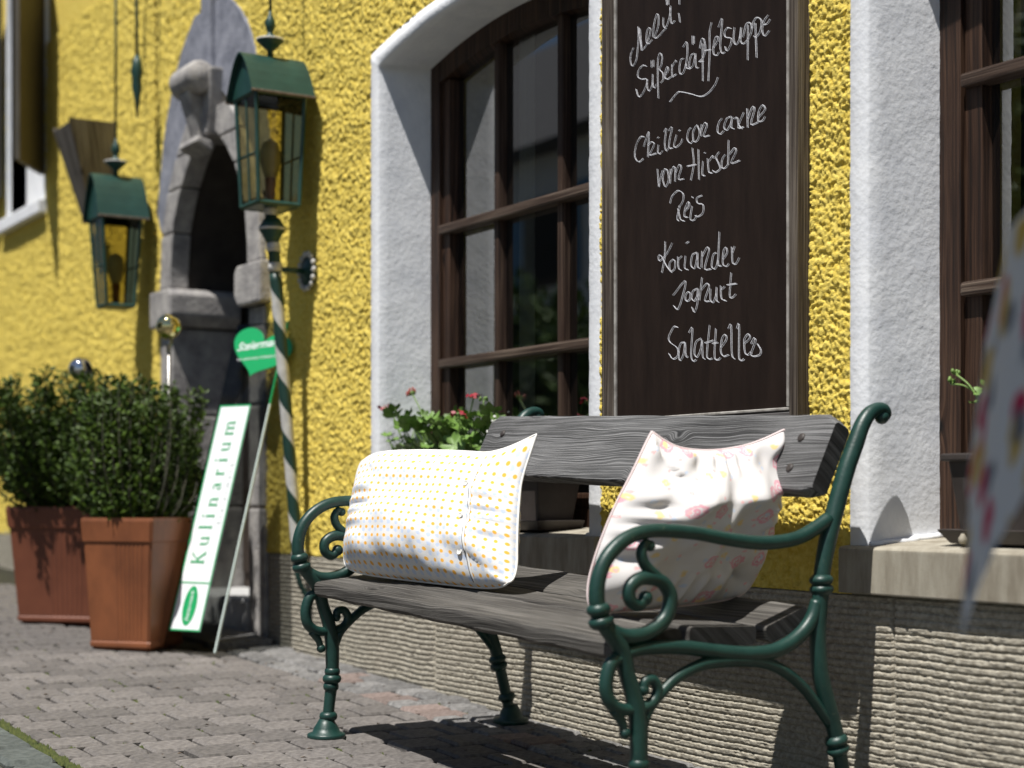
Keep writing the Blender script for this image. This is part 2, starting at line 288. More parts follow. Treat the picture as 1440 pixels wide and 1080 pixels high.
class MB:
    def __init__(s): s.v = []; s.f = []; s.uv = []
    def add(s, v, f, uv=None):
        k = len(s.v); s.v += [tuple(p) for p in v]; s.f += [tuple(i + k for i in q) for q in f]
        s.uv += list(uv) if uv else [(0, 0)] * len(v); return s
    def box(s, x0, x1, y0, y1, z0, z1):
        v = [(x, y, z) for x in (x0, x1) for y in (y0, y1) for z in (z0, z1)]
        return s.add(v, [(0, 1, 3, 2), (4, 6, 7, 5), (0, 4, 5, 1), (2, 3, 7, 6), (0, 2, 6, 4), (1, 5, 7, 3)])
    def prism(s, poly, axis, a, b):                        # polygon in the other two axes, extruded along axis
        def P(p, t): return (t, p[0], p[1]) if axis == 'x' else (p[0], t, p[1]) if axis == 'y' else (p[0], p[1], t)
        n = len(poly); v = [P(p, a) for p in poly] + [P(p, b) for p in poly]
        f = [tuple(range(n))[::-1], tuple(range(n, 2 * n))] + [(i, (i + 1) % n, n + (i + 1) % n, n + i) for i in range(n)]
        return s.add(v, f)
    def hexa(s, p):                                        # 8 points: bottom 4, top 4
        return s.add(p, [(3, 2, 1, 0), (4, 5, 6, 7), (0, 1, 5, 4), (1, 2, 6, 5), (2, 3, 7, 6), (3, 0, 4, 7)])
    def tube(s, pts, rad, seg=10, cap=True, smooth=0, uvs=False):
        pts = [Vector(p) for p in pts]; rad = [rad] * len(pts) if not hasattr(rad, '__len__') else list(rad)
        if smooth: pts, rad = catmull(pts, rad, smooth)
        n = len(pts); T = [(pts[min(i + 1, n - 1)] - pts[max(i - 1, 0)]).normalized() for i in range(n)]
        up = Vector((0, 0, 1)) if abs(T[0].z) < .9 else Vector((1, 0, 0))
        N = (up - T[0] * up.dot(T[0])).normalized(); v = []; uv = []; ln = 0
        for i in range(n):
            if i: ln += (pts[i] - pts[i - 1]).length
            N = (N - T[i] * N.dot(T[i])).normalized(); B = T[i].cross(N)
            for k in range(seg + (1 if uvs else 0)):
                a = 2 * math.pi * k / seg
                v.append(pts[i] + (N * math.cos(a) + B * math.sin(a)) * rad[i]); uv.append((k / seg, ln))
        m = seg + 1 if uvs else seg; f = []
        for i in range(n - 1):
            for k in range(seg): f.append((i * m + k, i * m + (k + 1) % m if not uvs else i * m + k + 1, (i + 1) * m + (k + 1) % m if not uvs else (i + 1) * m + k + 1, (i + 1) * m + k))
        if cap: f.append(tuple(range(seg))[::-1]); f.append(tuple((n - 1) * m + k for k in range(seg)))
        return s.add(v, f, uv)
    def lathe(s, prof, c, axis=(0, 0, 1), seg=16):         # prof: (radius, height)
        A = Vector(axis).normalized(); q = Vector((0, 0, 1)).rotation_difference(A); c = Vector(c); v = []; f = []
        for r, h in prof:
            for k in range(seg):
                a = 2 * math.pi * k / seg; v.append(c + q @ Vector((max(r, 1e-4) * math.cos(a), max(r, 1e-4) * math.sin(a), h)))
        for i in range(len(prof) - 1):
            for k in range(seg): f.append((i * seg + k, i * seg + (k + 1) % seg, (i + 1) * seg + (k + 1) % seg, (i + 1) * seg + k))
        f.append(tuple(range(seg))[::-1]); f.append(tuple((len(prof) - 1) * seg + k for k in range(seg)))
        return s.add(v, f)
    def sphere(s, c, r, seg=14, sq=(1, 1, 1)):
        c = Vector(c); n = max(seg // 2, 4); v = [c + Vector((0, 0, r * sq[2]))]; f = []
        for i in range(1, n):
            a = math.pi * i / n
            for k in range(seg):
                b = 2 * math.pi * k / seg; v.append(c + Vector((r * sq[0] * math.sin(a) * math.cos(b), r * sq[1] * math.sin(a) * math.sin(b), r * sq[2] * math.cos(a))))
        v.append(c - Vector((0, 0, r * sq[2])))
        for k in range(seg): f.append((0, 1 + k, 1 + (k + 1) % seg))
        for i in range(n - 2):
            for k in range(seg): f.append((1 + i * seg + k, 1 + (i + 1) * seg + k, 1 + (i + 1) * seg + (k + 1) % seg, 1 + i * seg + (k + 1) % seg))
        z = len(v) - 1
        for k in range(seg): f.append((z, 1 + (n - 2) * seg + (k + 1) % seg, 1 + (n - 2) * seg + k))
        return s.add(v, f)
    def build(s, name, m, parent=None, loc=None, smooth=False, bevel=0, uv=False, seg=2):
        base = Vector(loc) if loc is not None else (WL[parent.name] if parent else Vector((0, 0, 0)))
        me = bpy.data.meshes.new(name); me.from_pydata([(p[0] - base.x, p[1] - base.y, p[2] - base.z) for p in s.v], [], s.f)
        if uv:
            ul = me.uv_layers.new(name='uv'); li = np.zeros(len(me.loops), dtype=np.int32); me.loops.foreach_get('vertex_index', li)
            ul.data.foreach_set('uv', np.array(s.uv, dtype=np.float32)[li].ravel())
        if bevel:
            bm = bmesh.new(); bm.from_mesh(me); bmesh.ops.recalc_face_normals(bm, faces=bm.faces)
            bmesh.ops.bevel(bm, geom=[e for e in bm.edges if len(e.link_faces) == 2 and e.calc_face_angle(0) > .5], offset=bevel, segments=seg, affect='EDGES', profile=.6)
            bm.to_mesh(me); bm.free()
        me.materials.append(MT[m] if isinstance(m, str) else m)
        if smooth: me.polygons.foreach_set('use_smooth', [True] * len(me.polygons))
        me.validate(); me.update()
        return link(name, me, parent, base)

def catmull(pts, rad, k):
    P = [pts[0] * 2 - pts[1]] + pts + [pts[-1] * 2 - pts[-2]]; Rr = [rad[0]] + rad + [rad[-1]]; o = []; ro = []
    for i in range(1, len(P) - 2):
        for j in range(k):
            t = j / k; a, b, c, d = P[i - 1], P[i], P[i + 1], P[i + 2]
            o.append(.5 * ((2 * b) + (c - a) * t + (2 * a - 5 * b + 4 * c - d) * t * t + (3 * b - a - 3 * c + d) * t ** 3))
            ro.append(Rr[i] * (1 - t) + Rr[i + 1] * t)
    return o + [pts[-1]], ro + [rad[-1]]

def vnoise(x, y, s, seed=0):                                # smooth value noise, numpy
    g = np.random.default_rng(seed).random((257, 257)); x = x * s; y = y * s
    xi = np.floor(x).astype(int); yi = np.floor(y).astype(int); fx = x - xi; fy = y - yi
    fx = fx * fx * (3 - 2 * fx); fy = fy * fy * (3 - 2 * fy); a = xi & 255; b = yi & 255
    return (g[a, b] * (1 - fx) + g[a + 1, b] * fx) * (1 - fy) + (g[a, b + 1] * (1 - fx) + g[a + 1, b + 1] * fx) * fy

def height_mesh(name, m, parent, xs, zs, Y, keep=None, kind=None):   # relief sheet: Y[i,j] at xs[i], zs[j]
    nx, nz = len(xs), len(zs); X, Z = np.meshgrid(xs, zs, indexing='ij'); base = WL[parent.name]
    co_ = np.stack([X - base.x, Y - base.y, Z - base.z], -1).reshape(-1, 3).astype(np.float32)
    i, j = np.meshgrid(np.arange(nx - 1), np.arange(nz - 1), indexing='ij')
    q = np.stack([i * nz + j, (i + 1) * nz + j, (i + 1) * nz + j + 1, i * nz + j + 1], -1).reshape(-1, 4)
    if keep is not None:
        cx = (X[:-1, :-1] + X[1:, 1:]) / 2; cz = (Z[:-1, :-1] + Z[1:, 1:]) / 2; q = q[keep(cx, cz).ravel()]
    me = bpy.data.meshes.new(name); me.vertices.add(len(co_)); me.vertices.foreach_set('co', co_.ravel())
    me.loops.add(q.size); me.loops.foreach_set('vertex_index', q.ravel().astype(np.int32))
    me.polygons.add(len(q)); me.polygons.foreach_set('loop_start', np.arange(0, q.size, 4, dtype=np.int32))
    me.polygons.foreach_set('use_smooth', np.ones(len(q), dtype=bool))
    me.update(calc_edges=True); me.materials.append(MT[m]); return link(name, me, parent)

# ---------------------------------------------------------------- ground and paving
XS0, XS1 = -60.0, 30.0
g = MB(); g.add([(XS0, -40, gz(XS0) - .06), (XS1, -40, gz(XS1) - .06), (XS1, 12, gz(XS1) - .06), (XS0, 12, gz(XS0) - .06)], [(0, 1, 2, 3)])
tag(g.build('ground', 'asphalt'), kind='structure')
g = MB(); g.add([(-11, -2.6, gz(-11) - .020), (1, -2.6, gz(1) - .020), (1, .05, gz(1) - .020), (-11, .05, gz(-11) - .020)], [(0, 1, 2, 3)])
pav = tag(g.build('pavement', 'joint'), kind='structure'); g = None

def paver_mesh(name, lx, ly, h, b, m, seed):
    r = random.Random(seed); bm = bmesh.new(); bmesh.ops.create_cube(bm, size=1)
    for v in bm.verts: v.co = Vector((v.co.x * lx * r.uniform(.975, 1.0), v.co.y * ly * r.uniform(.975, 1.0), v.co.z * h - h / 2 + (r.uniform(-.0015, .0015) if v.co.z > 0 else 0)))
    top = [e for e in bm.edges if sum(v.co.z for v in e.verts) / 2 > -h * .4]
    bmesh.ops.bevel(bm, geom=top + [e for e in bm.edges if abs(e.verts[0].co.z - e.verts[1].co.z) > h * .6], offset=b, segments=1, affect='EDGES')
    me = bpy.data.meshes.new(name); bm.to_mesh(me); bm.free(); me.materials.append(MT[m]); return me
tilt = math.atan(SLOPE)
REST = bmesh.new()                                          # stones the photograph does not show: one joined sheet
def lay(me, name, x, y, rz=0, dz=0):
    loc = Vector((x, y, gz(x) + dz)); rot_ = (random.gauss(0, .004), tilt + random.gauss(0, .004), rz)
    d = -x * CT + (y + DW) * ST; px = 720 + F * ((y + DW) * CT + x * ST) / d; py = HY - F * (loc.z - ZC) / d
    if -40 < px < 1440 and py < 1105 and not (name == 'paver' and px < 300 and py < 915):
        o = link(name, me, pav, loc); o.rotation_euler = rot_; return o
    from mathutils import Euler
    nv = len(REST.verts); REST.from_mesh(me); REST.verts.ensure_lookup_table()
    bmesh.ops.transform(REST, matrix=Matrix.Translation(loc) @ Euler(rot_).to_matrix().to_4x4(), verts=REST.verts[nv:])
PX, PY, EDGE = .138, .150, -1.41
pm = [paver_mesh('paver', PX - .010, PY - .010, .05, .007, 'paver', k) for k in range(6)]
r0 = 0
for i in range(54):
    x = -1.55 - i * PX
    for j in range(9):
        y = EDGE + PY * (j + .5) + (PY / 2 if i % 2 else 0)
        if y + PY / 2 > -.28: continue
        if y - PY / 2 < EDGE - .01: continue
        lay(random.choice(pm), 'paver', x, y, random.gauss(0, .008), random.gauss(-.001, .0018))
    ends = EDGE + (PY / 2 if i % 2 else 0); ends += PY * math.floor((-.28 - ends) / PY)
    if -.285 - ends > .04: lay(paver_mesh('paver', PX - .010, -.285 - ends - .008, .05, .006, 'paver', 70 + i % 4), 'paver', x, (ends - .285) / 2, 0, random.gauss(-.001, .0015))
    if i % 2:                                              # half stones close every second row at the street edge
        lay(paver_mesh('paver', PX - .010, PY / 2 - .010, .05, .006, 'paver', 90 + i % 4), 'paver', x, EDGE + PY / 4, 0, random.gauss(-.001, .0015))
sm = [paver_mesh('sett', .098, .092, .05, .010, 'sett_grey', k) for k in range(4)]
sr = [paver_mesh('sett', .098, .14, .05, .009, 'sett_red', k + 9) for k in range(4)]
x = -1.4
while x > -6.25:
    y = -.285 + random.uniform(0, .02)
    while y < -.03:
        red = random.random() < .27; me = random.choice(sr if red else sm); wy = .148 if red else .10
        if y + wy > .0: me = random.choice(sm); wy = .10
        lay(me, 'sett', x, min(y + wy / 2, -.052), random.gauss(0, .02), random.gauss(-.003, .003)); y += wy
    x -= .104
st = [paver_mesh('street_sett', .19, .125, .06, .012, 'street', k) for k in range(4)]
for j in range(7):
    y = EDGE - .085 - j * .133; x = -3.2 - (j % 2) * .1
    while x > -6.6 + j * .35:
        lay(random.choice(st), 'street_sett', x, y, random.gauss(0, .012), random.gauss(-.004, .003)); x -= .2
rm = bpy.data.meshes.new('paving_remainder'); REST.to_mesh(rm); REST.free(); rm.materials.append(MT['paver']); tag(link('paving_remainder', rm, pav), kind='stuff')
# moss and crumbs in the joints, dry leaf bits
mo = MB()
def tuft(x, y, r):
    for _ in range(5):
        a = random.uniform(0, 6.28); d = r * random.random(); px, py = x + math.cos(a) * d * 1.6, y + math.sin(a) * d; k = random.uniform(.25, .6) * r; b = random.uniform(0, 6.28); z = gz(px) - .012
        mo.add([(px + k * 1.6 * math.cos(b + q * 1.57) * random.uniform(.6, 1.2), py + k * 1.6 * math.sin(b + q * 1.57) * random.uniform(.6, 1.2), z) for q in range(4)] + [(px + random.uniform(-k, k) * .4, py + random.uniform(-k, k) * .4, z + k * random.uniform(.9, 1.7) + .006)], [(0, 1, 4), (1, 2, 4), (2, 3, 4), (3, 0, 4)])
for _ in range(520):
    i = random.randint(4, 52); x = -1.55 - (i + .5) * PX + random.gauss(0, .004); y = random.uniform(EDGE, -.3)
    if random.random() < .65:
        j = random.randint(0, 8); y = EDGE + PY * j + (PY / 2 if i % 2 else 0) + random.gauss(0, .004); x += random.uniform(-PX, PX) * .5
    tuft(x, y, random.uniform(.003, .010))
for _ in range(420):
    x = random.uniform(-6, -3.4); tuft(x, EDGE - .012 + random.gauss(0, .006), random.uniform(.004, .012))
tag(mo.build('moss', 'moss', pav, smooth=True), kind='stuff')
db = MB()
for _ in range(150):
    x = random.uniform(-7.5, -2.2); y = random.uniform(-1.2, -.02); a = random.uniform(0, 6.3); l = random.uniform(.004, .013); z = gz(x) + .002
    d = Vector((math.cos(a), math.sin(a), 0)) * l; e = Vector((-d.y, d.x, 0)) * random.uniform(.25, .6); p = Vector((x, y, z))
    db.add([p - d, p - e + Vector((0, 0, .004)), p + d, p + e + Vector((0, 0, .003))], [(0, 1, 2), (0, 2, 3)])
tag(db.build('leaf_litter', 'rust', pav), kind='stuff')

# ---------------------------------------------------------------- the house front
house = thing('house', (-5, 0, gz(-5)), 'yellow roughcast house front with white window surrounds and grooved grey plinth', 'house')
PZ, SZ, ARZ, RISE = .60, .71, 2.335, .085                   # plinth top, sill top, arch springing and rise
BAND, DEP, SPL = .061, .19, .035
W_L = (-5.139, -3.835); W_R = (-2.716, -1.412); DOOR_C, DOOR_H = -6.74, .46
FARW = (-10.1, -9.32, 2.52, 3.9)
def arch_z(x, w, extra=0):
    c = (w[0] + w[1]) / 2; h = (w[1] - w[0]) / 2 + extra
    return ARZ + (0 if extra == 0 else BAND * .85) + RISE * (1 - np.clip((x - c) / h, -1, 1) ** 2)
def door_outer(z):                                          # half width of the stone door surround at height z
    return np.interp(z, [0, 1.2, 2.05, 2.15, 2.525, 2.81, 2.95, 3.03], [.60, .60, .62, .68, .58, .40, .22, 0])
def keep_wall(cx, cz):
    k = np.ones(cx.shape, bool)
    for wdw in (W_L, W_R):
        ins = (cx > wdw[0] - BAND + .004) & (cx < wdw[1] + BAND - .004) & (cz > PZ) & (cz < arch_z(cx, wdw, BAND))
        k &= ~ins
    k &= ~(np.abs(cx - DOOR_C) < door_outer(cz) - .012)
    k &= ~((cx > FARW[0] - .02) & (cx < FARW[1] + .02) & (cz > FARW[2]) & (cz < FARW[3]))
    return k
def roughcast(x0, x1, z0, z1, res, rmin, rmax, dens, seed):
    xs = np.arange(x0, x1 + res / 2, res); zs = np.arange(z0, z1 + res / 2, res); H = np.zeros((len(xs), len(zs)))
    rg = np.random.default_rng(seed); N = int(dens * (x1 - x0) * (z1 - z0))
    cx = rg.uniform(x0, x1, N); cz = rg.uniform(z0, z1, N); rr = rg.uniform(rmin, rmax, N) * .85; el = rg.uniform(.7, 1.4, N)
    lumps = vnoise(cx + 40, cz + 7, 28, seed + 1)
    ok = rg.random(N) < .30 + 1.15 * lumps
    for a, b, r, e, l in zip(cx[ok], cz[ok], rr[ok], el[ok], lumps[ok]):
        i0 = max(int((a - r * 1.4 - x0) / res), 0); i1 = int((a + r * 1.4 - x0) / res) + 2; j0 = max(int((b - r * 1.4 - z0) / res), 0); j1 = int((b + r * 1.4 - z0) / res) + 2
        sx = xs[i0:i1]; sz = zs[j0:j1]
        if len(sx) == 0 or len(sz) == 0: continue
        d = ((sx[:, None] - a) * e / r) ** 2 + ((sz[None, :] - b) / e / r) ** 2
        h = np.sqrt(np.clip(1 - d, 0, 1)) * r * .62 + (d < 1) * (l * .0032)
        H[i0:i1, j0:j1] = np.maximum(H[i0:i1, j0:j1], h)
    X, Z = np.meshgrid(xs, zs, indexing='ij')
    if res < .0095:                                          # grains on the lumps
        N = int((70000 if res < .005 else 24000) * (x1 - x0) * (z1 - z0)); cx = rg.uniform(x0, x1, N); cz = rg.uniform(z0, z1, N); rr = rg.uniform(.0028, .0055, N) * (1 if res < .005 else 1.5); hh = rg.uniform(.0005, .0035, N)
        ii = ((cx - x0) / res).astype(int); jj = ((cz - z0) / res).astype(int); G2 = np.zeros_like(H)
        for di in (-2, -1, 0, 1, 2):
            for dj in (-2, -1, 0, 1, 2):
                a = np.clip(ii + di, 0, len(xs) - 1); b = np.clip(jj + dj, 0, len(zs) - 1)
                d = ((xs[a] - cx) ** 2 + (zs[b] - cz) ** 2) / rr ** 2
                np.maximum.at(G2, (a, b), np.sqrt(np.clip(1 - d, 0, 1)) * rr * .5 + (d < 1) * hh)
        H = H * .8 + G2
    H += vnoise(X + 50, Z, 9, 3) * .004
    return xs, zs, .012 - H * 1.15
for k, (x0, x1, z0, z1, res, ra, rb, de) in enumerate([
        (-3.83, -2.72, PZ, 2.45, .0031, .0042, .0082, 17000), (-6.30, -4.3, PZ, 2.9, .0052, .0055, .0095, 10000),
        (-4.32, -1.3, 2.30, 3.3, .012, .007, .012, 4000), (-7.45, -6.10, 1.9, 3.3, .010, .006, .012, 5500), (-11.0, -7.25, PZ, 3.4, .0088, .006, .012, 5200)]):
    xs, zs, Y = roughcast(x0, x1, z0, z1, res, ra, rb, de, 11 + k)
    if k == 2: kp = lambda cx, cz: keep_wall(cx, cz) & (cz > 2.30) & ((cx > -4.306) | (cz > 2.9)) & ~((cx > -3.83) & (cx < -2.72) & (cz < 2.45)) & (cx > -4.306)
    elif k == 3: kp = lambda cx, cz: keep_wall(cx, cz) & (cx < -6.30) | (keep_wall(cx, cz) & (cx >= -6.30) & (cz > 2.9))
    elif k == 4: kp = lambda cx, cz: keep_wall(cx, cz) & ((cx < -7.45) | (cz < 1.9))
    else: kp = keep_wall
    tag(height_mesh('roughcast', 'plaster', house, xs, zs, Y, kp), kind='stuff')
# wall body behind the render coat: piers and lintels around the openings
def pier(x0, x1, z0, z1, y0=.02, y1=.50): return MB().box(x0, x1, y0, y1, z0, z1)
wb = MB()
hi = 5.2
for (a, b) in ((-14, FARW[0]), (FARW[1], DOOR_C - .50), (DOOR_C + .50, W_L[0] - .0), (W_L[1], W_R[0]), (W_R[1], 3)): wb.box(a, b, .022, .5, -.5, hi)
wb.box(FARW[0], FARW[1], .022, .5, -.5, FARW[2]); wb.box(FARW[0], FARW[1], .022, .5, FARW[3], hi)
wb.box(DOOR_C - .5, DOOR_C + .5, .022, .5, 2.52, hi)
for wdw in (W_L, W_R):
    wb.box(wdw[0], wdw[1], .022, .5, -.5, SZ - .12); wb.box(wdw[0], wdw[1], .022, .5, ARZ + RISE + .06, hi)
wb.build('wall_core', 'plaster', house)
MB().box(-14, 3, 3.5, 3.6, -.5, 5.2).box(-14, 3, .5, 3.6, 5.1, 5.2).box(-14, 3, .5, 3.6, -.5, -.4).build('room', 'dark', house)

# plinth: slabs with combed horizontal grooves, each its own piece
def slab(x0, x1, seed, zt=PZ, step=.0065):
    z0 = min(gz(x0), gz(x1)) - .04
    xs = np.linspace(x0 + .002, x1 - .002, max(int((x1 - x0) / step), 4)); zs = np.arange(z0, zt + .0012, .0019 if step < .007 else .003)
    X, Z = np.meshgrid(xs, zs, indexing='ij')
    wob = (vnoise(X + 30, Z * .1 + 3, 7, seed) - .5) * .006 + (vnoise(X + 30, Z + 3, 40, seed) - .5) * .0014 + (vnoise(X + 30, Z + 3, 130, seed + 1) - .5) * .0020
    ph = ((Z + wob) / .0172) % 1.0; row = np.floor((Z + wob) / .0172)
    edge = .80 - .22 * vnoise(X * 1.0 + row * 3.7 + 60, row * .77 + 9, 55, seed + 2)
    prof = np.clip((ph - .30 * (1 - edge) - .10) / .07, 0, 1) * np.clip((1 - ph) / .07, 0, 1) * (.75 + .25 * ph)
    chip = np.clip(vnoise(X + row * 1.3 + 20, Z + 11, 60, seed + 3) - .72, 0, 1) * 2.3
    H = prof * .0058 * (1 - chip) + (vnoise(X + 30, Z + 3, 170, seed + 4) - .5) * .0024 + (vnoise(X + 30, Z + 9, 5, seed + 5) - .5) * .004
    Y = .006 - H
    Y[:1, :] = .016; Y[-1:, :] = .016; Y[:, -2:] = .022
    return height_mesh('plinth_slab', 'plinth', house, xs, zs, Y)
XJ = [-6.12, -5.42, -4.737, -3.69, -2.643, -1.6, -.6]
for k in range(len(XJ) - 1): slab(XJ[k], XJ[k + 1], 40 + 7 * k, step=.0048 if XJ[k] > -5 else .007)
for a, b in ((-11, -9.6), (-9.6, -8.4), (-8.4, -7.36)): slab(a, b, 90, zt=.62, step=.02)
MB().box(-6.2, .5, .012, .03, PZ - .012, PZ + .02).build('plinth_ledge', 'plinth', house)

# white window surrounds and reveals
def window(wdw, name, box_dx):
    x0, x1 = wdw; c = (x0 + x1) / 2; n = 28
    xo = [x0 - BAND + (x1 - x0 + 2 * BAND) * i / n for i in range(n + 1)]; xi = [x0 + (x1 - x0) * i / n for i in range(n + 1)]
    win = MB()                                              # outer frame of the window: jambs, arched head, bottom rail
    fi0, fi1 = x0 + SPL, x1 - SPL; fy0, fy1 = DEP, DEP + .075; fw = .062
    win.box(fi0 - .02, fi0 + fw, fy0, fy1, SZ, ARZ + .02); win.box(fi1 - fw, fi1 + .02, fy0, fy1, SZ, ARZ + .02)
    win.box(fi0 + fw, fi1 - fw, fy0 + .002, fy1, SZ, SZ + .075)
    def az(x): return float(arch_z(np.array(x), wdw))
    nn = 24
    for i in range(nn):
        a = fi0 - .015 + (fi1 - fi0 + .03) * i / nn; b = fi0 - .015 + (fi1 - fi0 + .03) * (i + 1) / nn
        win.hexa([(a, fy0 + .001, az(a) - .075), (b, fy0 + .001, az(b) - .075), (b, fy1 + .001, az(b) - .075), (a, fy1 + .001, az(a) - .075),
                  (a, fy0 + .001, az(a) + .05), (b, fy0 + .001, az(b) + .05), (b, fy1 + .001, az(b) + .05), (a, fy1 + .001, az(a) + .05)])
    w_ = win.build('window', 'frame_wood', house)
    w_['label'] = 'dark brown arched wooden window with small panes'
    s = MB()                                                # surround band (front) + reveal (going in) as one plaster skin
    m = 60
    def ring(xa, xb, zt, y):                                # up the left side, over the arch, down the right side
        pts = [(xa, y, SZ - .01 + (zt(xa) - SZ + .01) * i / m) for i in range(m)]
        pts += [(xa + (xb - xa) * i / n, y, zt(xa + (xb - xa) * i / n)) for i in range(n + 1)]
        pts += [(xb, y, zt(xb) + (SZ - .01 - zt(xb)) * (i + 1) / m) for i in range(m)]
        return pts
    zin = lambda x: az(x); zout = lambda x: float(arch_z(np.array(x), wdw, BAND))
    rows = []
    for q, (ex, y, zf) in enumerate([(BAND, .02, zout), (BAND, .002, zout), (BAND - .004, -.001, zout), (.006, -.001, zin), (0, .005, zin)] + [(-SPL * k / 6, .005 + (DEP + .01 - .005) * k / 6, zin) for k in range(1, 7)]):
        xa, xb = x0 - ex, x1 + ex
        zz = zf if q < 3 else (lambda x: az(min(max(x, x0), x1)) + (.006 if q == 3 else 0))
        rows.append(ring(xa, xb, zz, y))
    k = len(rows[0]); v = []; f = []
    for q, rw in enumerate(rows):
        for i, p in enumerate(rw):
            jx = (random.random() - .5) * .0024 if q > 2 else (random.random() - .5) * .003; v.append((p[0] + jx, p[1] + (random.random() - .5) * .0015, p[2]))
    for q in range(len(rows) - 1):
        for i in range(k - 1): f.append((q * k + i, q * k + i + 1, (q + 1) * k + i + 1, (q + 1) * k + i))
    s.add(v, f).build('surround', 'white', w_, smooth=True)
    # mortar fillet where the reveal meets the sill
    for sx, xa in ((1, x0), (-1, x1)):
        MB().tube([(xa + sx * (.004 + SPL * t), .0 + DEP * t, SZ + .004 + .018 * t + random.uniform(-.002, .002)) for t in [i / 9 for i in range(10)]], [.007 + random.uniform(-.002, .003) for _ in range(10)], 7).build('mortar_fillet', 'white', w_, smooth=True)
    # stone sill, sloping outward
    sl_ = MB(); ps = [(-.028, PZ + .004), (-.028, SZ - .006), (-.022, SZ), (DEP + .03, SZ + .022), (DEP + .03, PZ + .004)]
    sl_.prism(ps, 'x', x0 - BAND - .008, x1 + BAND + .008); sl_.build('sill', 'sill', w_, bevel=.004)
    # sash: stiles, rails, glazing bars, panes
    gx0, gx1 = fi0 + fw, fi1 - fw; gy = DEP + .045; sw = .052; by0, by1 = DEP + .012, DEP + .052
    MB().box(gx0, gx0 + sw, by0, by1 + .02, SZ + .075, az(gx0) - .07).build('stile', 'frame_wood', w_, bevel=.004)
    MB().box(gx1 - sw, gx1, by0, by1 + .02, SZ + .075, az(gx1) - .07).build('stile', 'frame_wood', w_, bevel=.004)
    MB().box(gx0 + sw, gx1 - sw, by0 + .002, by1 + .02, SZ + .075, SZ + .125).build('rail', 'frame_wood', w_, bevel=.004)
    bars = [c - .193, c + .193]; zb = [1.293, 1.764]
    for bx in bars: MB().box(bx - .0165, bx + .0165, by0 + .004, by1, SZ + .12, az(bx) - .06).build('glazing_bar', 'bar_wood_v', w_, bevel=.006)
    for z in zb: MB().box(gx0 + .006, gx1 - .006, by0 - .022, by1 - .006, z - .018, z + .014).build('glazing_bar', 'bar_wood', w_, bevel=.007)
    ex = [gx0 + sw] + bars + [gx1 - sw]; ez = [SZ + .125] + zb + [None]
    for a in range(3):
        for b in range(3):
            xa, xb = ex[a] + (.013 if a else 0), ex[a + 1] - (.013 if a < 2 else 0); za = ez[b] + (.010 if b else 0)
            zt = ez[b + 1] - .014 if ez[b + 1] else None
            p = MB(); y = gy + random.uniform(-.0008, .0008); tw = random.uniform(-.0012, .0012)
            tl = zt if zt else az(xa) - .07; tr = zt if zt else az(xb) - .07
            p.add([(xa, y - tw, za), (xb, y + tw, za), (xb, y + tw, tr), (xa, y - tw, tl)], [(0, 1, 2, 3)])
            p.build('pane', 'pane', w_)
    return w_
wl = window(W_L, 'l', 0); wr = window(W_R, 'r', 0)
# pale curtain strip hanging inside the left-hand window, dark fly screen inside the other
cu = MB(); n = 40
cu.add([(-4.625 + .10 * i / n, .262 + .003 * math.sin(i * .9), z) for z in (SZ + .1, 2.4) for i in range(n + 1)], [(i, i + 1, n + 2 + i, n + 1 + i) for i in range(n)])
tag(cu.build('curtain', 'curtain', smooth=True), 'pale grey curtain hanging behind the panes of the window with geraniums', 'curtain')

# stone door surround
def stone_poly(name, m, pts, y0, y1, parent, bev=.008):
    return MB().prism(pts, 'y', y0, y1).build(name, m, parent, bevel=bev)
def half_in(z): return float(np.interp(z, [0, 1.85, 2.05, 2.2, 2.32, 2.40, 2.44], [.455, .455, .42, .33, .21, .09, .0]))
dr = MB().box(DOOR_C - .5, DOOR_C + .5, .34, .40, gz(DOOR_C) + .10, 2.52).build('door', 'door', house)
dr['label'] = 'dark door set deep inside the pointed stone arch'
for a in (-.44, .02): MB().box(DOOR_C + a, DOOR_C + a + .42, .325, .342, gz(DOOR_C) + .2, 1.15).build('door_panel', 'door', dr, bevel=.008)
MB().box(DOOR_C - .42, DOOR_C + .42, .33, .342, 1.25, 2.1).build('door_glass', 'dark', dr)
MB().tube([(DOOR_C + .38, .34, 1.1), (DOOR_C + .38, .28, 1.1), (DOOR_C + .30, .275, 1.1)], .011, 8).build('handle', 'steel', dr, smooth=True)
zj = [gz(-6.7) - .02, .78, 1.20, 1.60]
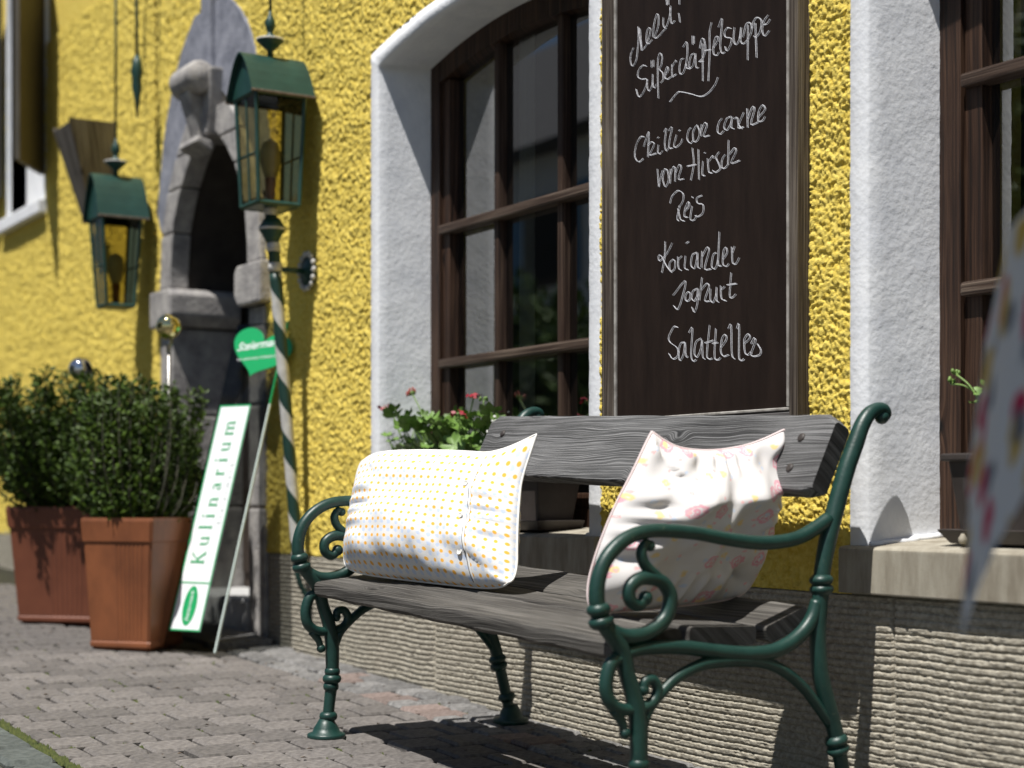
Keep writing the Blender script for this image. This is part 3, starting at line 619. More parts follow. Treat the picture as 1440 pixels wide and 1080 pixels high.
for sgn in (-1, 1):
    for a, b in zip(zj[:-1], zj[1:]):
        xo, xi = DOOR_C + sgn * .61, DOOR_C + sgn * .45
        MB().box(min(xo, xi), max(xo, xi), -.012, .345, a + .003, b - .003).build('jamb_stone', 'doorstone', house, bevel=.01)
    xo, xi = DOOR_C + sgn * .655, DOOR_C + sgn * .38
    MB().prism([(xo, 1.605), (xo, 1.775), (xi + sgn * .03, 1.775), (xi, 1.745), (xi, 1.65), (xi + sgn * .04, 1.605)], 'y', -.05, .30).build('impost_stone', 'doorstone', house, bevel=.012)
    zs_ = [1.778, 2.03, 2.22, 2.36, 2.50]
    for a, b in zip(zs_[:-1], zs_[1:]):                     # ring stones of the pointed arch
        k = 5; zz = [a + .003 + (b - a - .006) * i / k for i in range(k + 1)]
        zz2 = zz[::-1]
        def oute(z): return float(np.interp(z, [1.7, 2.03, 2.22, 2.36, 2.5, 2.6], [.60, .57, .49, .385, .24, .12]))
        pts = [(DOOR_C + sgn * oute(z), z) for z in zz] + [(DOOR_C + sgn * max(half_in(z), .05), z) for z in zz2]
        stone_poly('arch_stone', 'doorstone', pts, -.022, .07, house)
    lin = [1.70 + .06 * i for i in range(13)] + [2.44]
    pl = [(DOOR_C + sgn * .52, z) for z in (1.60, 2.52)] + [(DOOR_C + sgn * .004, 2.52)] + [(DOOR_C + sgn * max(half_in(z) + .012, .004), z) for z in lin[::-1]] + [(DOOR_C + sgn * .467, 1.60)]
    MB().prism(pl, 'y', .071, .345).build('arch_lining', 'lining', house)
    # blue-grey slab forming the pointed hood, one stone each side
    zz = [2.06 + .1 * i for i in range(10)]
    pts = [(DOOR_C + sgn * max(float(door_outer(z)), .02), z) for z in zz] + [(DOOR_C + sgn * max(float(np.interp(z, [1.7, 2.03, 2.22, 2.36, 2.5, 2.6], [.60, .575, .495, .39, .245, .06])), .012), z) for z in zz[::-1]]
    stone_poly('hood_stone', 'slate', pts, -.004, .10, house, bev=.004)
ks = MB()                                                   # keystone: carved console with a scroll
ks.prism([(DOOR_C - .10, 2.38), (DOOR_C - .15, 2.66), (DOOR_C + .15, 2.66), (DOOR_C + .10, 2.38)], 'y', -.06, .2)
ko = ks.build('keystone', 'doorstone', house, bevel=.012)
MB().lathe([(.055, -.13), (.07, -.1), (.07, .1), (.055, .13)], (DOOR_C, -.085, 2.62), (1, 0, 0), 16).build('scroll', 'doorstone', ko, smooth=True)
MB().prism([(-.06, 2.60), (-.13, 2.56), (-.10, 2.47), (-.075, 2.38), (-.085, 2.345), (-.03, 2.335), (-.02, 2.60)], 'x', DOOR_C - .055, DOOR_C + .055).build('console', 'doorstone', ko, bevel=.01)
MB().prism([(-.035, 2.35), (-.10, 2.365), (-.11, 2.34), (-.03, 2.30)], 'x', DOOR_C - .11, DOOR_C + .11).build('drip_lip', 'doorstone', ko, bevel=.01)
MB().prism([(DOOR_C - .05, 2.66), (DOOR_C - .05, 3.2), (DOOR_C + .06, 3.2), (DOOR_C + .06, 2.66)], 'y', -.03, .05).build('hood_rib', 'slate', ko, bevel=.01)
MB().box(DOOR_C - .46, DOOR_C + .46, -.02, .36, gz(DOOR_C) - .02, gz(DOOR_C) + .13).build('doorstep', 'mortar', house, bevel=.012)
MB().hexa([(DOOR_C - .62, -.30, gz(DOOR_C - .62) - .03), (DOOR_C + .74, -.30, gz(DOOR_C + .74) - .03), (DOOR_C + .74, -.03, gz(DOOR_C + .74) - .03), (DOOR_C - .62, -.03, gz(DOOR_C - .62) - .03),
           (DOOR_C - .62, -.30, gz(DOOR_C - .62) + .018), (DOOR_C + .74, -.30, gz(DOOR_C + .74) + .018), (DOOR_C + .74, -.03, gz(DOOR_C + .74) + .022), (DOOR_C - .62, -.03, gz(DOOR_C - .62) + .022)]).build('threshold_slab', 'sett_grey', house, bevel=.008)

# far window with shutters
fw_ = MB()
a, b, z0, z1 = FARW
fw_.box(a, a + .06, .20, .26, z0, z1).box(b - .06, b, .20, .26, z0, z1).box(a, b, .202, .258, z0, z0 + .06).box((a + b) / 2 - .03, (a + b) / 2 + .03, .21, .25, z0 + .06, z1)
fwo = fw_.build('window', 'frame_wood', house); fwo['label'] = 'shuttered window above the wooden wall box'
for sx, xa in ((-1, a), (1, b)):
    MB().hexa([(xa - .03 * (sx < 0), -.002, z0), (xa + .03 * (sx > 0), -.002, z0), (xa + .03 * (sx > 0), .2, z0), (xa - .03 * (sx < 0), .2, z0), (xa - .03 * (sx < 0), -.002, z1), (xa + .03 * (sx > 0), -.002, z1), (xa + .03 * (sx > 0), .2, z1), (xa - .03 * (sx < 0), .2, z1)]).build('reveal', 'white', fwo)
MB().prism([(-.05, z0 - .09), (-.05, z0 - .01), (.2, z0 + .02), (.2, z0 - .09)], 'x', a - .10, b + .06).build('sill', 'white', fwo, bevel=.01)
for p in ((a + .06, (a + b) / 2 - .03), ((a + b) / 2 + .03, b - .06)): MB().box(p[0], p[1], .228, .232, z0 + .06, z1).build('pane', 'pane', fwo)
MB().box(a + .05, b - .05, .10, .11, z0 + .02, z1).build('blind', 'white', fwo)
for hx, ang, nm in ((b + .02, -34, 1), (a - .02, 200, 0)):
    d = Vector((math.cos(R(ang)), math.sin(R(ang)), 0)); nrm = Vector((-d.y, d.x, 0)) * .032; p0 = Vector((hx, -.03, z0 + .13))
    leaf = MB(); q = p0 + d * .42
    top = Vector((0, 0, 1.3))
    so_ = leaf.hexa([p0, q, q + nrm, p0 + nrm, p0 + top, q + top, q + nrm + top, p0 + nrm + top]).build('shutter', 'shutter', fwo, bevel=.005)
    for k in range(5):
        u0, u1 = .02 + k * .078, .02 + k * .078 + .07; e0 = p0 + d * u0 - nrm * .18 + Vector((0, 0, .04)); e1 = p0 + d * u1 - nrm * .18 + Vector((0, 0, .04)); tt = Vector((0, 0, .62)); nn_ = nrm * .3
        MB().hexa([e0, e1, e1 + nn_, e0 + nn_, e0 + tt, e1 + tt, e1 + nn_ + tt, e0 + nn_ + tt]).build('shutter_board', 'shutter_green', so_, bevel=.003)

# ---------------------------------------------------------------- bench
GB = gz(-2.66)
BX0, BX1 = -4.085, -2.66
bench = thing('bench', ((BX0 + BX1) / 2, -.45, gz((BX0 + BX1) / 2)), 'park bench with weathered grey planks and scrolled green cast iron ends below the menu board', 'bench')
post = [(-.012, .893), (-.003, .899), (-.010, .909), (-.030, .909), (-.052, .898), (-.073, .873), (-.094, .83), (-.120, .775), (-.146, .705), (-.172, .628), (-.187, .567), (-.193, .528), (-.198, .482), (-.203, .429), (-.201, .375), (-.193, .321), (-.172, .258), (-.150, .194), (-.138, .146), (-.122, .085), (-.108, .03)]
post_r = [.013, .014, .0145, .015, .0165, .018, .0195, .020, .020, .020, .0185, .018, .0185, .019, .019, .019, .019, .018, .0165, .016, .017]
arm = [(-.172, .667), (-.208, .648), (-.253, .629), (-.303, .62), (-.372, .618), (-.458, .628), (-.533, .64), (-.606, .646), (-.65, .646), (-.694, .638), (-.734, .617), (-.764, .586), (-.779, .551), (-.783, .516), (-.779, .495), (-.772, .474), (-.755, .452), (-.728, .419), (-.716, .39), (-.708, .358), (-.69, .307), (-.681, .256), (-.680, .214), (-.680, .17), (-.684, .13), (-.690, .08), (-.695, .03)]
arm_r = [.016, .016, .0155, .0150, .0150, .0145, .0145, .0145, .0145, .015, .0155, .0155, .016, .0165, .017, .018, .018, .0185, .0175, .017, .0185, .0195, .019, .018, .0165, .0155, .0165]
scroll = [(-.755, .452), (-.712, .436), (-.659, .441), (-.615, .468), (-.601, .51), (-.619, .54), (-.65, .551), (-.681, .549), (-.703, .532), (-.701, .507), (-.681, .497), (-.666, .509)]
tail = [(-.628, .547), (-.664, .577), (-.674, .602), (-.664, .62), (-.652, .617)]
rail = [(-.716, .400), (-.677, .409), (-.624, .41), (-.56, .406), (-.486, .395), (-.401, .385), (-.333, .387), (-.283, .402), (-.243, .427), (-.218, .456), (-.205, .49)]
brace = [(-.676, .235), (-.657, .283), (-.624, .317), (-.583, .347), (-.533, .366), (-.496, .373), (-.42, .374), (-.352, .365), (-.293, .34), (-.243, .304), (-.208, .268), (-.168, .222)]
loop = [(-.722, .394), (-.747, .385), (-.76, .346), (-.753, .311), (-.729, .292), (-.695, .288)]
ball = [(-.742, .29), (-.722, .266), (-.716, .246)]
curl = [(-.668, .330), (-.664, .343), (-.645, .345), (-.633, .324), (-.645, .3), (-.682, .286)]
def end_frame(X, sgn):
    G = gz(X)
    def P(l): return [(X, y, G + z) for y, z in l]
    m = MB().tube(P(post), post_r, 12, smooth=5).sphere((X, -.014, G + .892), .0165, 12)
    for (y, z), (dy, dz) in (((-.193, .535), (-.003, .05)), ((-.192, .515), (-.003, .05)), ((-.150, .185), (.02, -.06)), ((-.145, .165), (.02, -.06)), ((-.118, .072), (.02, -.07))):
        A = Vector((0, dy, dz)).normalized(); m.lathe([(.018, -.012), (.025, -.005), (.0265, 0), (.025, .005), (.018, .012)], (X, y, G + z), A, 14)
    m.lathe([(.052, -.006), (.053, .006), (.05, .010), (.034, .014), (.031, .028), (.024, .040), (.019, .05)], (X, -.104, G), (0, 0, 1), 18)
    fr = m.build('end_frame', 'iron', bench, smooth=True)
    a = MB().tube(P(arm), arm_r, 12, smooth=5)
    for (y, z), (dy, dz), rr in (((-.778, .492), (-.01, .05), .0245), ((-.772, .468), (-.015, .05), .026), ((-.680, .178), (0, 1), .022), ((-.681, .158), (0, 1), .0265), ((-.684, .137), (0, 1), .022), ((-.692, .056), (0, 1), .0255)):
        A = Vector((0, dy, dz)).normalized(); a.lathe([(rr * .72, -.012), (rr * .95, -.006), (rr, 0), (rr * .95, .006), (rr * .72, .012)], (X, y, G + z), A, 14)
    a.lathe([(.052, -.006), (.053, .006), (.05, .010), (.038, .014), (.034, .026), (.026, .038), (.019, .05)], (X, -.698, G), (0, 0, 1), 18)
    a.build('armrest_leg', 'iron', fr, smooth=True)
    MB().tube(P(scroll), [.016, .016, .016, .016, .0155, .015, .015, .0145, .014, .0135, .013, .012], 12, smooth=5).sphere((X, -.664, G + .511), .0155, 12).build('arm_scroll', 'iron', fr, smooth=True)
    MB().tube(P(tail), [.013, .012, .0115, .010, .0095], 10, smooth=5).sphere((X, -.652, G + .616), .012, 10).build('scroll_tail', 'iron', fr, smooth=True)
    MB().tube(P(rail), [.013, .0135, .0145, .015, .0155, .0165, .0165, .0165, .016, .016, .015], 12, smooth=5).build('seat_rail', 'iron', fr, smooth=True)
    MB().tube(P(brace), [.011, .0115, .0115, .012, .0125, .014, .015, .014, .0125, .012, .012, .012], 10, smooth=5).build('brace', 'iron', fr, smooth=True)
    MB().tube(P(loop), [.013, .0145, .0145, .0145, .014, .012], 12, smooth=5).build('leg_loop', 'iron', fr, smooth=True)
    MB().tube(P(ball), [.011, .010, .008], 10, smooth=4).sphere((X, -.714, G + .243), .0125, 12).build('drop_ball', 'iron', fr, smooth=True)
    MB().tube(P(curl), [.011, .011, .0115, .012, .0125, .013], 10, smooth=5).sphere((X, -.668, G + .327), .013, 10).build('leg_curl', 'iron', fr, smooth=True)
end_frame(BX0, -1); end_frame(BX1, 1)
# stretcher rod under the seat
def plank(name, m, y0, z0, y1, z1, th, xa, xb, bev=.007, endcut=0):     # front-lower edge (y0,z0) -> back-upper edge (y1,z1), thickness th below/behind
    d = Vector((0, y1 - y0, z1 - z0)); nrm = Vector((0, d.z, -d.y)).normalized() * th        # away from the sitter
    if nrm.z > 0: nrm = -nrm
    N = 44; W = 5; v = []; f = []; rr = random.Random(y0 * 100)
    # rounded cross-section
    prof = []
    dl = d.length; dn = d.normalized(); nn = nrm.normalized(); b = bev
    for (u, t) in ((b, 0), (b * .3, b * .3), (0, b), (0, th - b), (b, th), (dl - b, th), (dl, th - b), (dl, b), (dl - b * .3, b * .3), (dl - b, 0)): prof.append((u, t))
    K = len(prof)
    for i in range(N + 1):
        x = xa + (xb - xa) * i / N; G = gz(x); e = min(i, N - i); k = 1 - .35 * (e == 0) * .25
        wv = .0012 * math.sin(i * .9 + y0 * 40) + rr.uniform(-.0006, .0006)
        for (u, t) in prof:
            uu = u + (dl * .04 if e == 0 and u < dl * .2 else 0) * endcut - (dl * .10 if e == 0 and u > dl * .8 else 0) * endcut
            p = Vector((x, y0, z0 + G)) + dn * uu + nn * (t + wv); v.append(p)
    for i in range(N):
        for k in range(K): f.append((i * K + k, i * K + (k + 1) % K, (i + 1) * K + (k + 1) % K, (i + 1) * K + k))
    f.append(tuple(range(K))[::-1]); f.append(tuple(N * K + k for k in range(K)))
    mb = MB().add(v, f); o = mb.build(name, m, bench, loc=((xa + xb) / 2, y0, z0 + gz((xa + xb) / 2)))
    o.data.materials.append(MT['end_wood']); o.data.polygons[-1].material_index = 1; o.data.polygons[-2].material_index = 1
    return o
bp_ = plank('back_plank', 'bench_wood', -.213, .727, -.128, .897, .046, -4.135, -2.672, bev=.008, endcut=1)
for x in (-4.045, -2.765):                                  # bolt heads through the back plank
    for k in (.28, .68):
        y_, z_ = -.213 + .085 * k, .727 + .170 * k
        MB().lathe([(.011, -.002), (.011, .002), (.008, .0045), (.004, .005)], (x, y_, gz(x) + z_), (0, -.894, .447), 14).build('bolt', 'planter', bp_, smooth=True)
plank('seat_plank', 'seat_wood', -.742, .428, -.568, .446, .042, -4.079, -2.668, bev=.010)
plank('seat_plank', 'seat_wood', -.545, .446, -.368, .440, .040, -4.079, -2.668, bev=.008)
plank('seat_plank', 'seat_wood', -.345, .438, -.228, .481, .038, -4.079, -2.668, bev=.008)

# ---------------------------------------------------------------- pillows
def pillow(name, corners, thick, m, label, nrm_flip, bulge, ears, seed, pinch=(.03, .03, .01, .03), pipe='piping', tile=(.62, .42), flap=None, wr=1.0, rnd=.012):
    """corners: bottom-left, bottom-right, top-right, top-left (seam outline) in world space"""
    c = [Vector(p) for p in corners]; ctr = sum(c, Vector()) / 4
    o = thing(name, (ctr.x, ctr.y, min(p.z for p in c)), label, 'pillow', 'pillows on the bench')
    N = 64; ux = ((c[1] - c[0]) + (c[2] - c[3])).normalized(); vz = ((c[3] - c[0]) + (c[2] - c[1])).normalized()
    nr = ux.cross(vz).normalized() * nrm_flip; rg = random.Random(seed)
    def P(u, v):                                            # seam plane, u,v in -1..1, edges drawn in between the corner ears
        a, b = (u + 1) / 2, (v + 1) / 2
        p = c[0] * (1 - a) * (1 - b) + c[1] * a * (1 - b) + c[2] * a * b + c[3] * (1 - a) * b
        su = pinch[0 if u < 0 else 1] * (1 - v * v); sv = pinch[3 if v > 0 else 2] * (1 - u * u)
        p = p - ux * (u * abs(u) ** 3) * su - vz * (v * abs(v) ** 3) * sv
        k8 = (abs(u) * abs(v)) ** 9; p = p - (ux * (1 if u > 0 else -1) + vz * (1 if v > 0 else -1)) * rnd * k8
        for (eu, ev, dx, dz, dn) in ears:
            wgt = max(0, 1 - math.hypot(u - eu, v - ev) / .5) ** 2; p = p + (ux * dx + vz * dz + nr * dn) * wgt
        return p
    U = [-math.cos(math.pi * i / N) * .35 + (-1 + 2 * i / N) * .65 for i in range(N + 1)]
    UU, VV = np.meshgrid(U, U, indexing='ij')
    nz1 = vnoise(UU * 1.3 + 5, VV * 1.3 + 5, 2.2, seed) - .5; nz2 = vnoise(UU + 5, VV * .7 + 5, 5.5, seed + 1) - .5
    def prof(q): return (1 - abs(q) ** 2.3) ** .62
    def side(sg):
        v = []; uv = []
        for i, u in enumerate(U):
            for j, w_ in enumerate(U):
                h = thick * bulge(u, w_, sg) * prof(u) * prof(w_)
                # puckers radiating from the seam
                ed = max(abs(u), abs(w_)); s_ = w_ if abs(u) > abs(w_) else u
                pk = math.sin(s_ * 23 + seed + 3 * math.sin(s_ * 5)) * .0085 * max(0, ed - .55) / .45 * (1 - ed) * 5 * wr
                h += (nz1[i, j] * .030 + nz2[i, j] * .012) * wr * (1 - ed ** 4) + pk
                v.append(P(u, w_) + nr * max(h, 0) * sg); uv.append(((u + 1) / 2 * tile[0], (w_ + 1) / 2 * tile[1]))
        f = []
        for i in range(N):
            for j in range(N):
                q = (i * (N + 1) + j, (i + 1) * (N + 1) + j, (i + 1) * (N + 1) + j + 1, i * (N + 1) + j + 1)
                f.append(q if sg * nrm_flip > 0 else q[::-1])
        return v, f, uv
    mb = MB()
    for sg in (1, -1): mb.add(*side(sg))
    cov = mb.build('cover', m, o, smooth=True, uv=True)
    bm = bmesh.new(); bm.from_mesh(cov.data); bmesh.ops.remove_doubles(bm, verts=bm.verts, dist=.0004); bm.to_mesh(cov.data); bm.free()
    edge = [P(u, -1) for u in U] + [P(1, u) for u in U[1:]] + [P(u, 1) for u in U[::-1][1:]] + [P(-1, u) for u in U[::-1][1:]]
    MB().tube(edge, .0032, 6, cap=False).build('piping', pipe, o, smooth=True)
    fr = side(1)[0]
    def surf(u, v):
        i = min(range(N + 1), key=lambda k: abs(U[k] - u)); j = min(range(N + 1), key=lambda k: abs(U[k] - v)); return fr[i * (N + 1) + j]
    if flap:
        i = min(range(N + 1), key=lambda k: abs(U[k] - flap)); ln = [fr[i * (N + 1) + j] + nr * .0012 for j in range(2, N - 1)]
        fl = MB(); v = []
        for p in ln: v += [p - ux * .001, p + nr * .0038 + ux * .0005, p + ux * .0042]
        fl.add(v, [(3 * k + a, 3 * k + 3 + a, 3 * k + 4 + a, 3 * k + 1 + a) for k in range(len(ln) - 1) for a in (0, 1)]).build('button_placket', 'piping', o, smooth=True)
        MB().tube([p - ux * .0020 + nr * .0006 for p in ln], .0017, 5).build('placket_stitch', 'piping_grey', o)
        for bv in (-.62, -.08, .44):
            p = surf(flap - .075, bv); MB().lathe([(.0072, 0), (.008, .002), (.0078, .0034), (.006, .003), (.005, .0022)], p, nr, 16).build('button', 'button', o, smooth=True)
    return o
def bul_l(u, v, s): return (.95 + .25 * -v) if s > 0 else 1.0
pillow('pillow', [(-4.055, -.665, gz(-4.05) + .456), (-3.40, -.505, gz(-3.4) + .454), (-3.545, -.395, .925), (-4.10, -.585, .945)], .098, 'dots',
       'white pillow with rows of small orange dots and a buttoned edge', 1, bul_l, [(1, 1, .045, .075, .0), (1, -1, -.004, .004, .02), (-1, -1, .004, .004, .0), (-1, 1, .006, -.010, .0)], 3, pinch=(-.005, .012, -.004, -.012), flap=.60)
def bul_r(u, v, s): return (.80 + .55 * max(0, 1 - abs(v - .30) / .75)) if s > 0 else .75
pillow('pillow', [(-2.90, -.655, gz(-2.85) + .456), (-2.90, -.195, gz(-2.85) + .478), (-2.835, -.152, .968), (-2.865, -.492, .948)], .105, 'floral',
       'crumpled white pillow with faint pink flower print leaning in the bench corner', 1, bul_r, [(-1, 1, -.0, .02, -.02), (1, 1, .01, .012, 0), (-1, -1, .004, .004, .02), (1, -1, -.012, .006, 0)], 9, pinch=(-.03, -.028, -.004, .034), pipe='pink_piping', tile=(.5, .5), wr=1.9, rnd=.006)

# ---------------------------------------------------------------- menu chalkboard
BY = -.034
bl, br_, bz0, bz1 = -3.712, -2.912, .985, 2.30
board = thing('chalkboard', ((bl + br_) / 2, BY, bz0), 'tall framed chalkboard with the handwritten menu hung between the two windows', 'chalkboard')
fwd = .052
MB().box(bl + .04, br_ - .04, BY + .012, .0, bz0 + .04, bz1 - .04).build('writing_surface', 'board', board)
def molding(name, m, p0, p1, inw):                           # profiled frame side from p0 to p1 (x,z); inw = inward direction
    prof = [(.8 * a_, b_) for a_, b_ in [(0, .034), (0, -.002), (.006, -.008), (.018, -.008), (.022, -.003), (.038, -.001), (.046, .004), (.052, .012), (.052, .034)]]
    d = Vector((p1[0] - p0[0], 0, p1[1] - p0[1])); n_ = Vector((inw[0], 0, inw[1])); dn = d.normalized(); v = []
    for e, P0 in ((0, p0), (1, p1)):
        for (u, y) in prof:
            s_ = u if e == 0 else -u; v.append(Vector((P0[0], BY + y, P0[1])) + n_ * u + dn * s_)
    K = len(prof); f = [(k, k + 1, K + k + 1, K + k) for k in range(K - 1)] + [tuple(range(K))[::-1], tuple(range(K, 2 * K))]
    o = MB().add(v, f).build(name, m, board)
    bm = bmesh.new(); bm.from_mesh(o.data); bmesh.ops.recalc_face_normals(bm, faces=bm.faces); bm.to_mesh(o.data); bm.free()
molding('frame_side', 'board_frame', (bl, bz0), (bl, bz1), (1, 0)); molding('frame_side', 'board_frame', (br_, bz1), (br_, bz0), (-1, 0))
molding('frame_side', 'board_frame_h', (br_, bz0), (bl, bz0), (0, 1)); molding('frame_side', 'board_frame_h', (bl, bz1), (br_, bz1), (0, -1))
yb = BY + .008
for (x0, x1, z0, z1) in ((bl + .042, bl + .050, bz0 + .050, bz1 - .050), (br_ - .050, br_ - .042, bz0 + .050, bz1 - .050), (bl + .042, br_ - .042, bz0 + .042, bz0 + .050), (bl + .042, br_ - .042, bz1 - .050, bz1 - .042)):
    MB().box(x0, x1, yb - .003, BY + .014, z0, z1).build('bead', 'bead', board, bevel=.002, seg=1)
Z1, Z2, Z3 = (860, 0, 5.76), (860, 130, 5.4), (900, 310, 5.1429)
words = [
 ('Menü!', Z1, [[(175,385),(150,450),(152,510),(168,532),(195,490),(207,400),(215,290),(212,215)],[(212,215),(228,320),(240,408)],[(240,408),(232,300),(226,230)],[(240,408),(275,370),(300,300),(312,240),(297,225),(280,270),(280,340),(300,350),(325,320)],[(330,300),(340,200),(360,120),(375,125),(375,200),(355,270),(345,305),(370,300),(410,255),(440,225)],[(415,140),(415,200),(430,225),(450,190),(470,110),(475,45)],[(470,60),(475,150),(485,190),(510,165)],[(440,-10),(445,40)],[(455,-10),(457,35)],[(540,105),(550,180)],[(545,-40),(545,35)]]),
 ('Süßerdäpfelsuppe', Z1, [[(280,535),(250,530),(215,570),(210,620),(240,640),(280,640),(278,690),(245,760),(215,780),(195,720)],[(285,640),(285,700),(300,735),(325,690),(330,600)],[(330,600),(330,680),(345,710),(360,680)],[(318,490),(320,545)],[(335,485),(335,540)],[(375,795),(370,600),(372,480),(390,430),(405,460),(400,520),(385,560),(410,590),(415,640),(395,670)],[(430,610),(455,570),(450,540),(435,570),(430,625),(450,640),(480,620)],[(485,520),(485,600),(490,625)],[(487,540),(515,490),(520,500)],[(490,620),(520,600)],[(580,470),(555,490),(545,560),(555,600),(580,580),(600,510),(610,420),(605,340),(575,380)],[(600,510),(605,550),(630,555)],[(665,430),(640,450),(625,510),(630,550),(655,530),(670,470),(675,430)],[(675,430),(680,540),(700,545)],[(650,290),(653,360)],[(663,290),(663,350)],[(710,390),(725,320),(745,320),(755,400),(735,470),(705,500)],[(733,350),(735,655)],[(705,500),(740,495)],[(805,180),(790,260),(790,400),(780,655)],[(750,410),(800,400)],[(820,390),(855,330),(858,295),(835,310),(820,390),(825,440),(850,445),(865,420)],[(860,220),(890,150),(885,250),(875,370),(890,430),(915,420)],[(965,230),(935,225),(910,260),(920,300),(965,310),(960,360),(930,410),(915,375)],[(990,220),(985,310),(1000,360),(1030,320),(1045,220)],[(1045,220),(1040,320),(1055,355)],[(1060,300),(1085,200),(1120,185),(1130,240),(1105,310),(1075,345),(1055,355)],[(1100,200),(1098,485)],[(1130,240),(1150,165),(1180,140),(1210,170),(1200,250),(1165,300),(1150,290)],[(1160,185),(1170,465)],[(1265,120),(1230,170),(1215,240),(1235,290),(1275,245)],[(1225,200),(1255,190),(1280,155)]]),
 ('flourish', Z1, [[(468,825),(530,750),(570,745),(640,760),(720,780),(780,750),(830,690),(858,625)]]),
 ('Chilli con carne', Z2, [[(245,335),(215,340),(180,410),(175,490),(205,525),(240,500)],[(240,410),(270,320),(280,310),(272,490)],[(272,400),(300,375),(320,390),(300,440),(285,475),(340,460)],[(352,395),(348,450),(365,465),(385,440)],[(345,345),(358,338)],[(395,300),(412,275),(400,380),(410,440),(430,420)],[(430,290),(455,265),(435,370),(435,420),(460,420)],[(490,320),(470,400),(485,415),(520,385),(535,350)],[(505,290),(518,285)],[(600,265),(580,290),(570,350),(595,385),(615,365)],[(640,250),(615,300),(620,370),(650,360),(665,300),(645,245)],[(675,330),(680,240)],[(680,280),(705,230),(720,250),(695,330),(740,325)],[(835,195),(810,230),(800,290),(820,315),(850,290)],[(905,180),(870,200),(850,260),(870,285),(900,240),(912,180)],[(912,180),(905,260),(925,275)],[(925,200),(950,190),(960,240),(985,275)],[(1000,150),(965,230),(960,270),(1000,260)],[(1030,265),(1025,120)],[(1030,200),(1065,110),(1080,130),(1055,240),(1110,225)],[(1110,190),(1160,130),(1145,95),(1115,140),(1110,215),(1145,210),(1160,180)]]),
 ('vom Hirsch', Z2, [[(345,580),(355,715)],[(355,715),(370,640),(385,590)],[(400,580),(385,650),(405,715),(430,660),(420,590),(400,580)],[(440,690),(445,580)],[(445,620),(465,565),(480,580),(478,675)],[(480,610),(510,550),(525,570),(505,655),(545,655)],[(610,420),(620,540),(598,665)],[(655,430),(660,660)],[(570,560),(640,545)],[(690,520),(685,620),(705,630)],[(700,460),(710,455)],[(725,500),(735,600),(760,610)],[(735,520),(765,480),(770,500)],[(815,450),(790,490),(810,540),(820,580),(785,605),(765,590)],[(860,470),(835,510),(835,570),(860,570),(885,540)],[(880,545),(885,360)],[(890,470),(930,420),(940,450),(905,535),(970,515)]]),
 ('Reis', Z2, [[(440,840),(455,790),(500,745),(540,770),(535,830),(505,870)],[(515,860),(495,950),(505,975)],[(500,880),(520,960),(550,975)],[(555,900),(585,860),(580,830),(555,880),(550,940),(575,945)],[(607,860),(595,960),(625,965),(645,930)],[(608,790),(614,800)],[(685,780),(645,800),(650,840),(690,850),(690,910),(655,940),(630,935)]]),
 ('Koriander', Z3, [[(178,150),(175,260),(155,375)],[(230,160),(190,240),(140,290),(130,260),(150,255),(190,330),(225,375)],[(235,280),(210,310),(215,365),(245,350),(250,295),(235,280)],[(270,260),(275,340),(295,360)],[(275,280),(300,255)],[(325,255),(320,340),(345,355)],[(330,165),(350,150)],[(410,230),(375,250),(365,320),(390,345),(405,290),(412,230)],[(412,230),(415,330),(430,345)],[(440,340),(445,220)],[(445,260),(480,195),(495,220),(465,345),(510,350)],[(550,230),(525,250),(515,330),(540,345),(560,280),(570,80)],[(560,280),(565,325),(585,325)],[(595,280),(625,235),(620,195),(600,220),(595,310),(620,330),(640,310)],[(660,190),(665,300),(690,310),(715,265)],[(665,230),(680,185)]]),
 ('Joghurt', Z3, [[(235,540),(325,435),(300,560),(270,640),(240,615)],[(345,515),(325,540),(330,580),(355,570),(360,525),(345,515)],[(415,490),(380,510),(370,560),(390,580),(410,540),(415,490)],[(415,490),(410,600),(390,660),(372,625)],[(425,575),(445,410)],[(440,500),(480,455),(495,480),(465,575),(500,582)],[(505,490),(505,570),(525,590),(545,540),(550,480)],[(550,480),(550,570),(565,590)],[(580,470),(585,560),(620,580)],[(585,500),(610,475)],[(655,375),(645,540),(665,555),(690,530)],[(625,465),(695,455)]]),
 ('Salattellen', Z3, [[(270,770),(240,770),(205,840),(215,880),(265,920),(270,975),(235,1000),(205,960)],[(325,880),(290,890),(275,960),(285,1010),(310,970),(322,880)],[(322,880),(330,980),(345,980)],[(350,810),(375,780),(365,960),(380,1015),(405,1005)],[(440,850),(400,880),(390,960),(410,985),(435,930),(445,860)],[(445,860),(450,980),(465,1000)],[(500,755),(480,960),(495,1000),(520,995)],[(465,885),(530,865)],[(545,780),(535,980),(560,1005),(580,990)],[(520,890),(560,880)],[(580,920),(620,860),(615,825),(590,850),(580,940),(600,980),(640,970)],[(635,780),(655,760),(660,960),(680,1000)],[(695,780),(712,755),(712,980),(730,1010),(750,1000)],[(750,890),(790,850),(780,820),(750,860),(755,950),(775,970),(800,950)],[(800,890),(820,850),(830,870),(800,960),(815,980),(860,970),(870,935),(845,890)]]),
]
YT = BY + .0117
lines = []
for wd, zf_, st_w in words:
    cuts = {'Chilli con carne': (0, 9, 13, 99), 'vom Hirsch': (0, 6, 99)}.get(wd, (0, 99))
    for wrd, a, b in zip(wd.split() if len(cuts) > 2 else [wd], cuts[:-1], cuts[1:]): lines.append((wrd, zf_, st_w[a:b]))
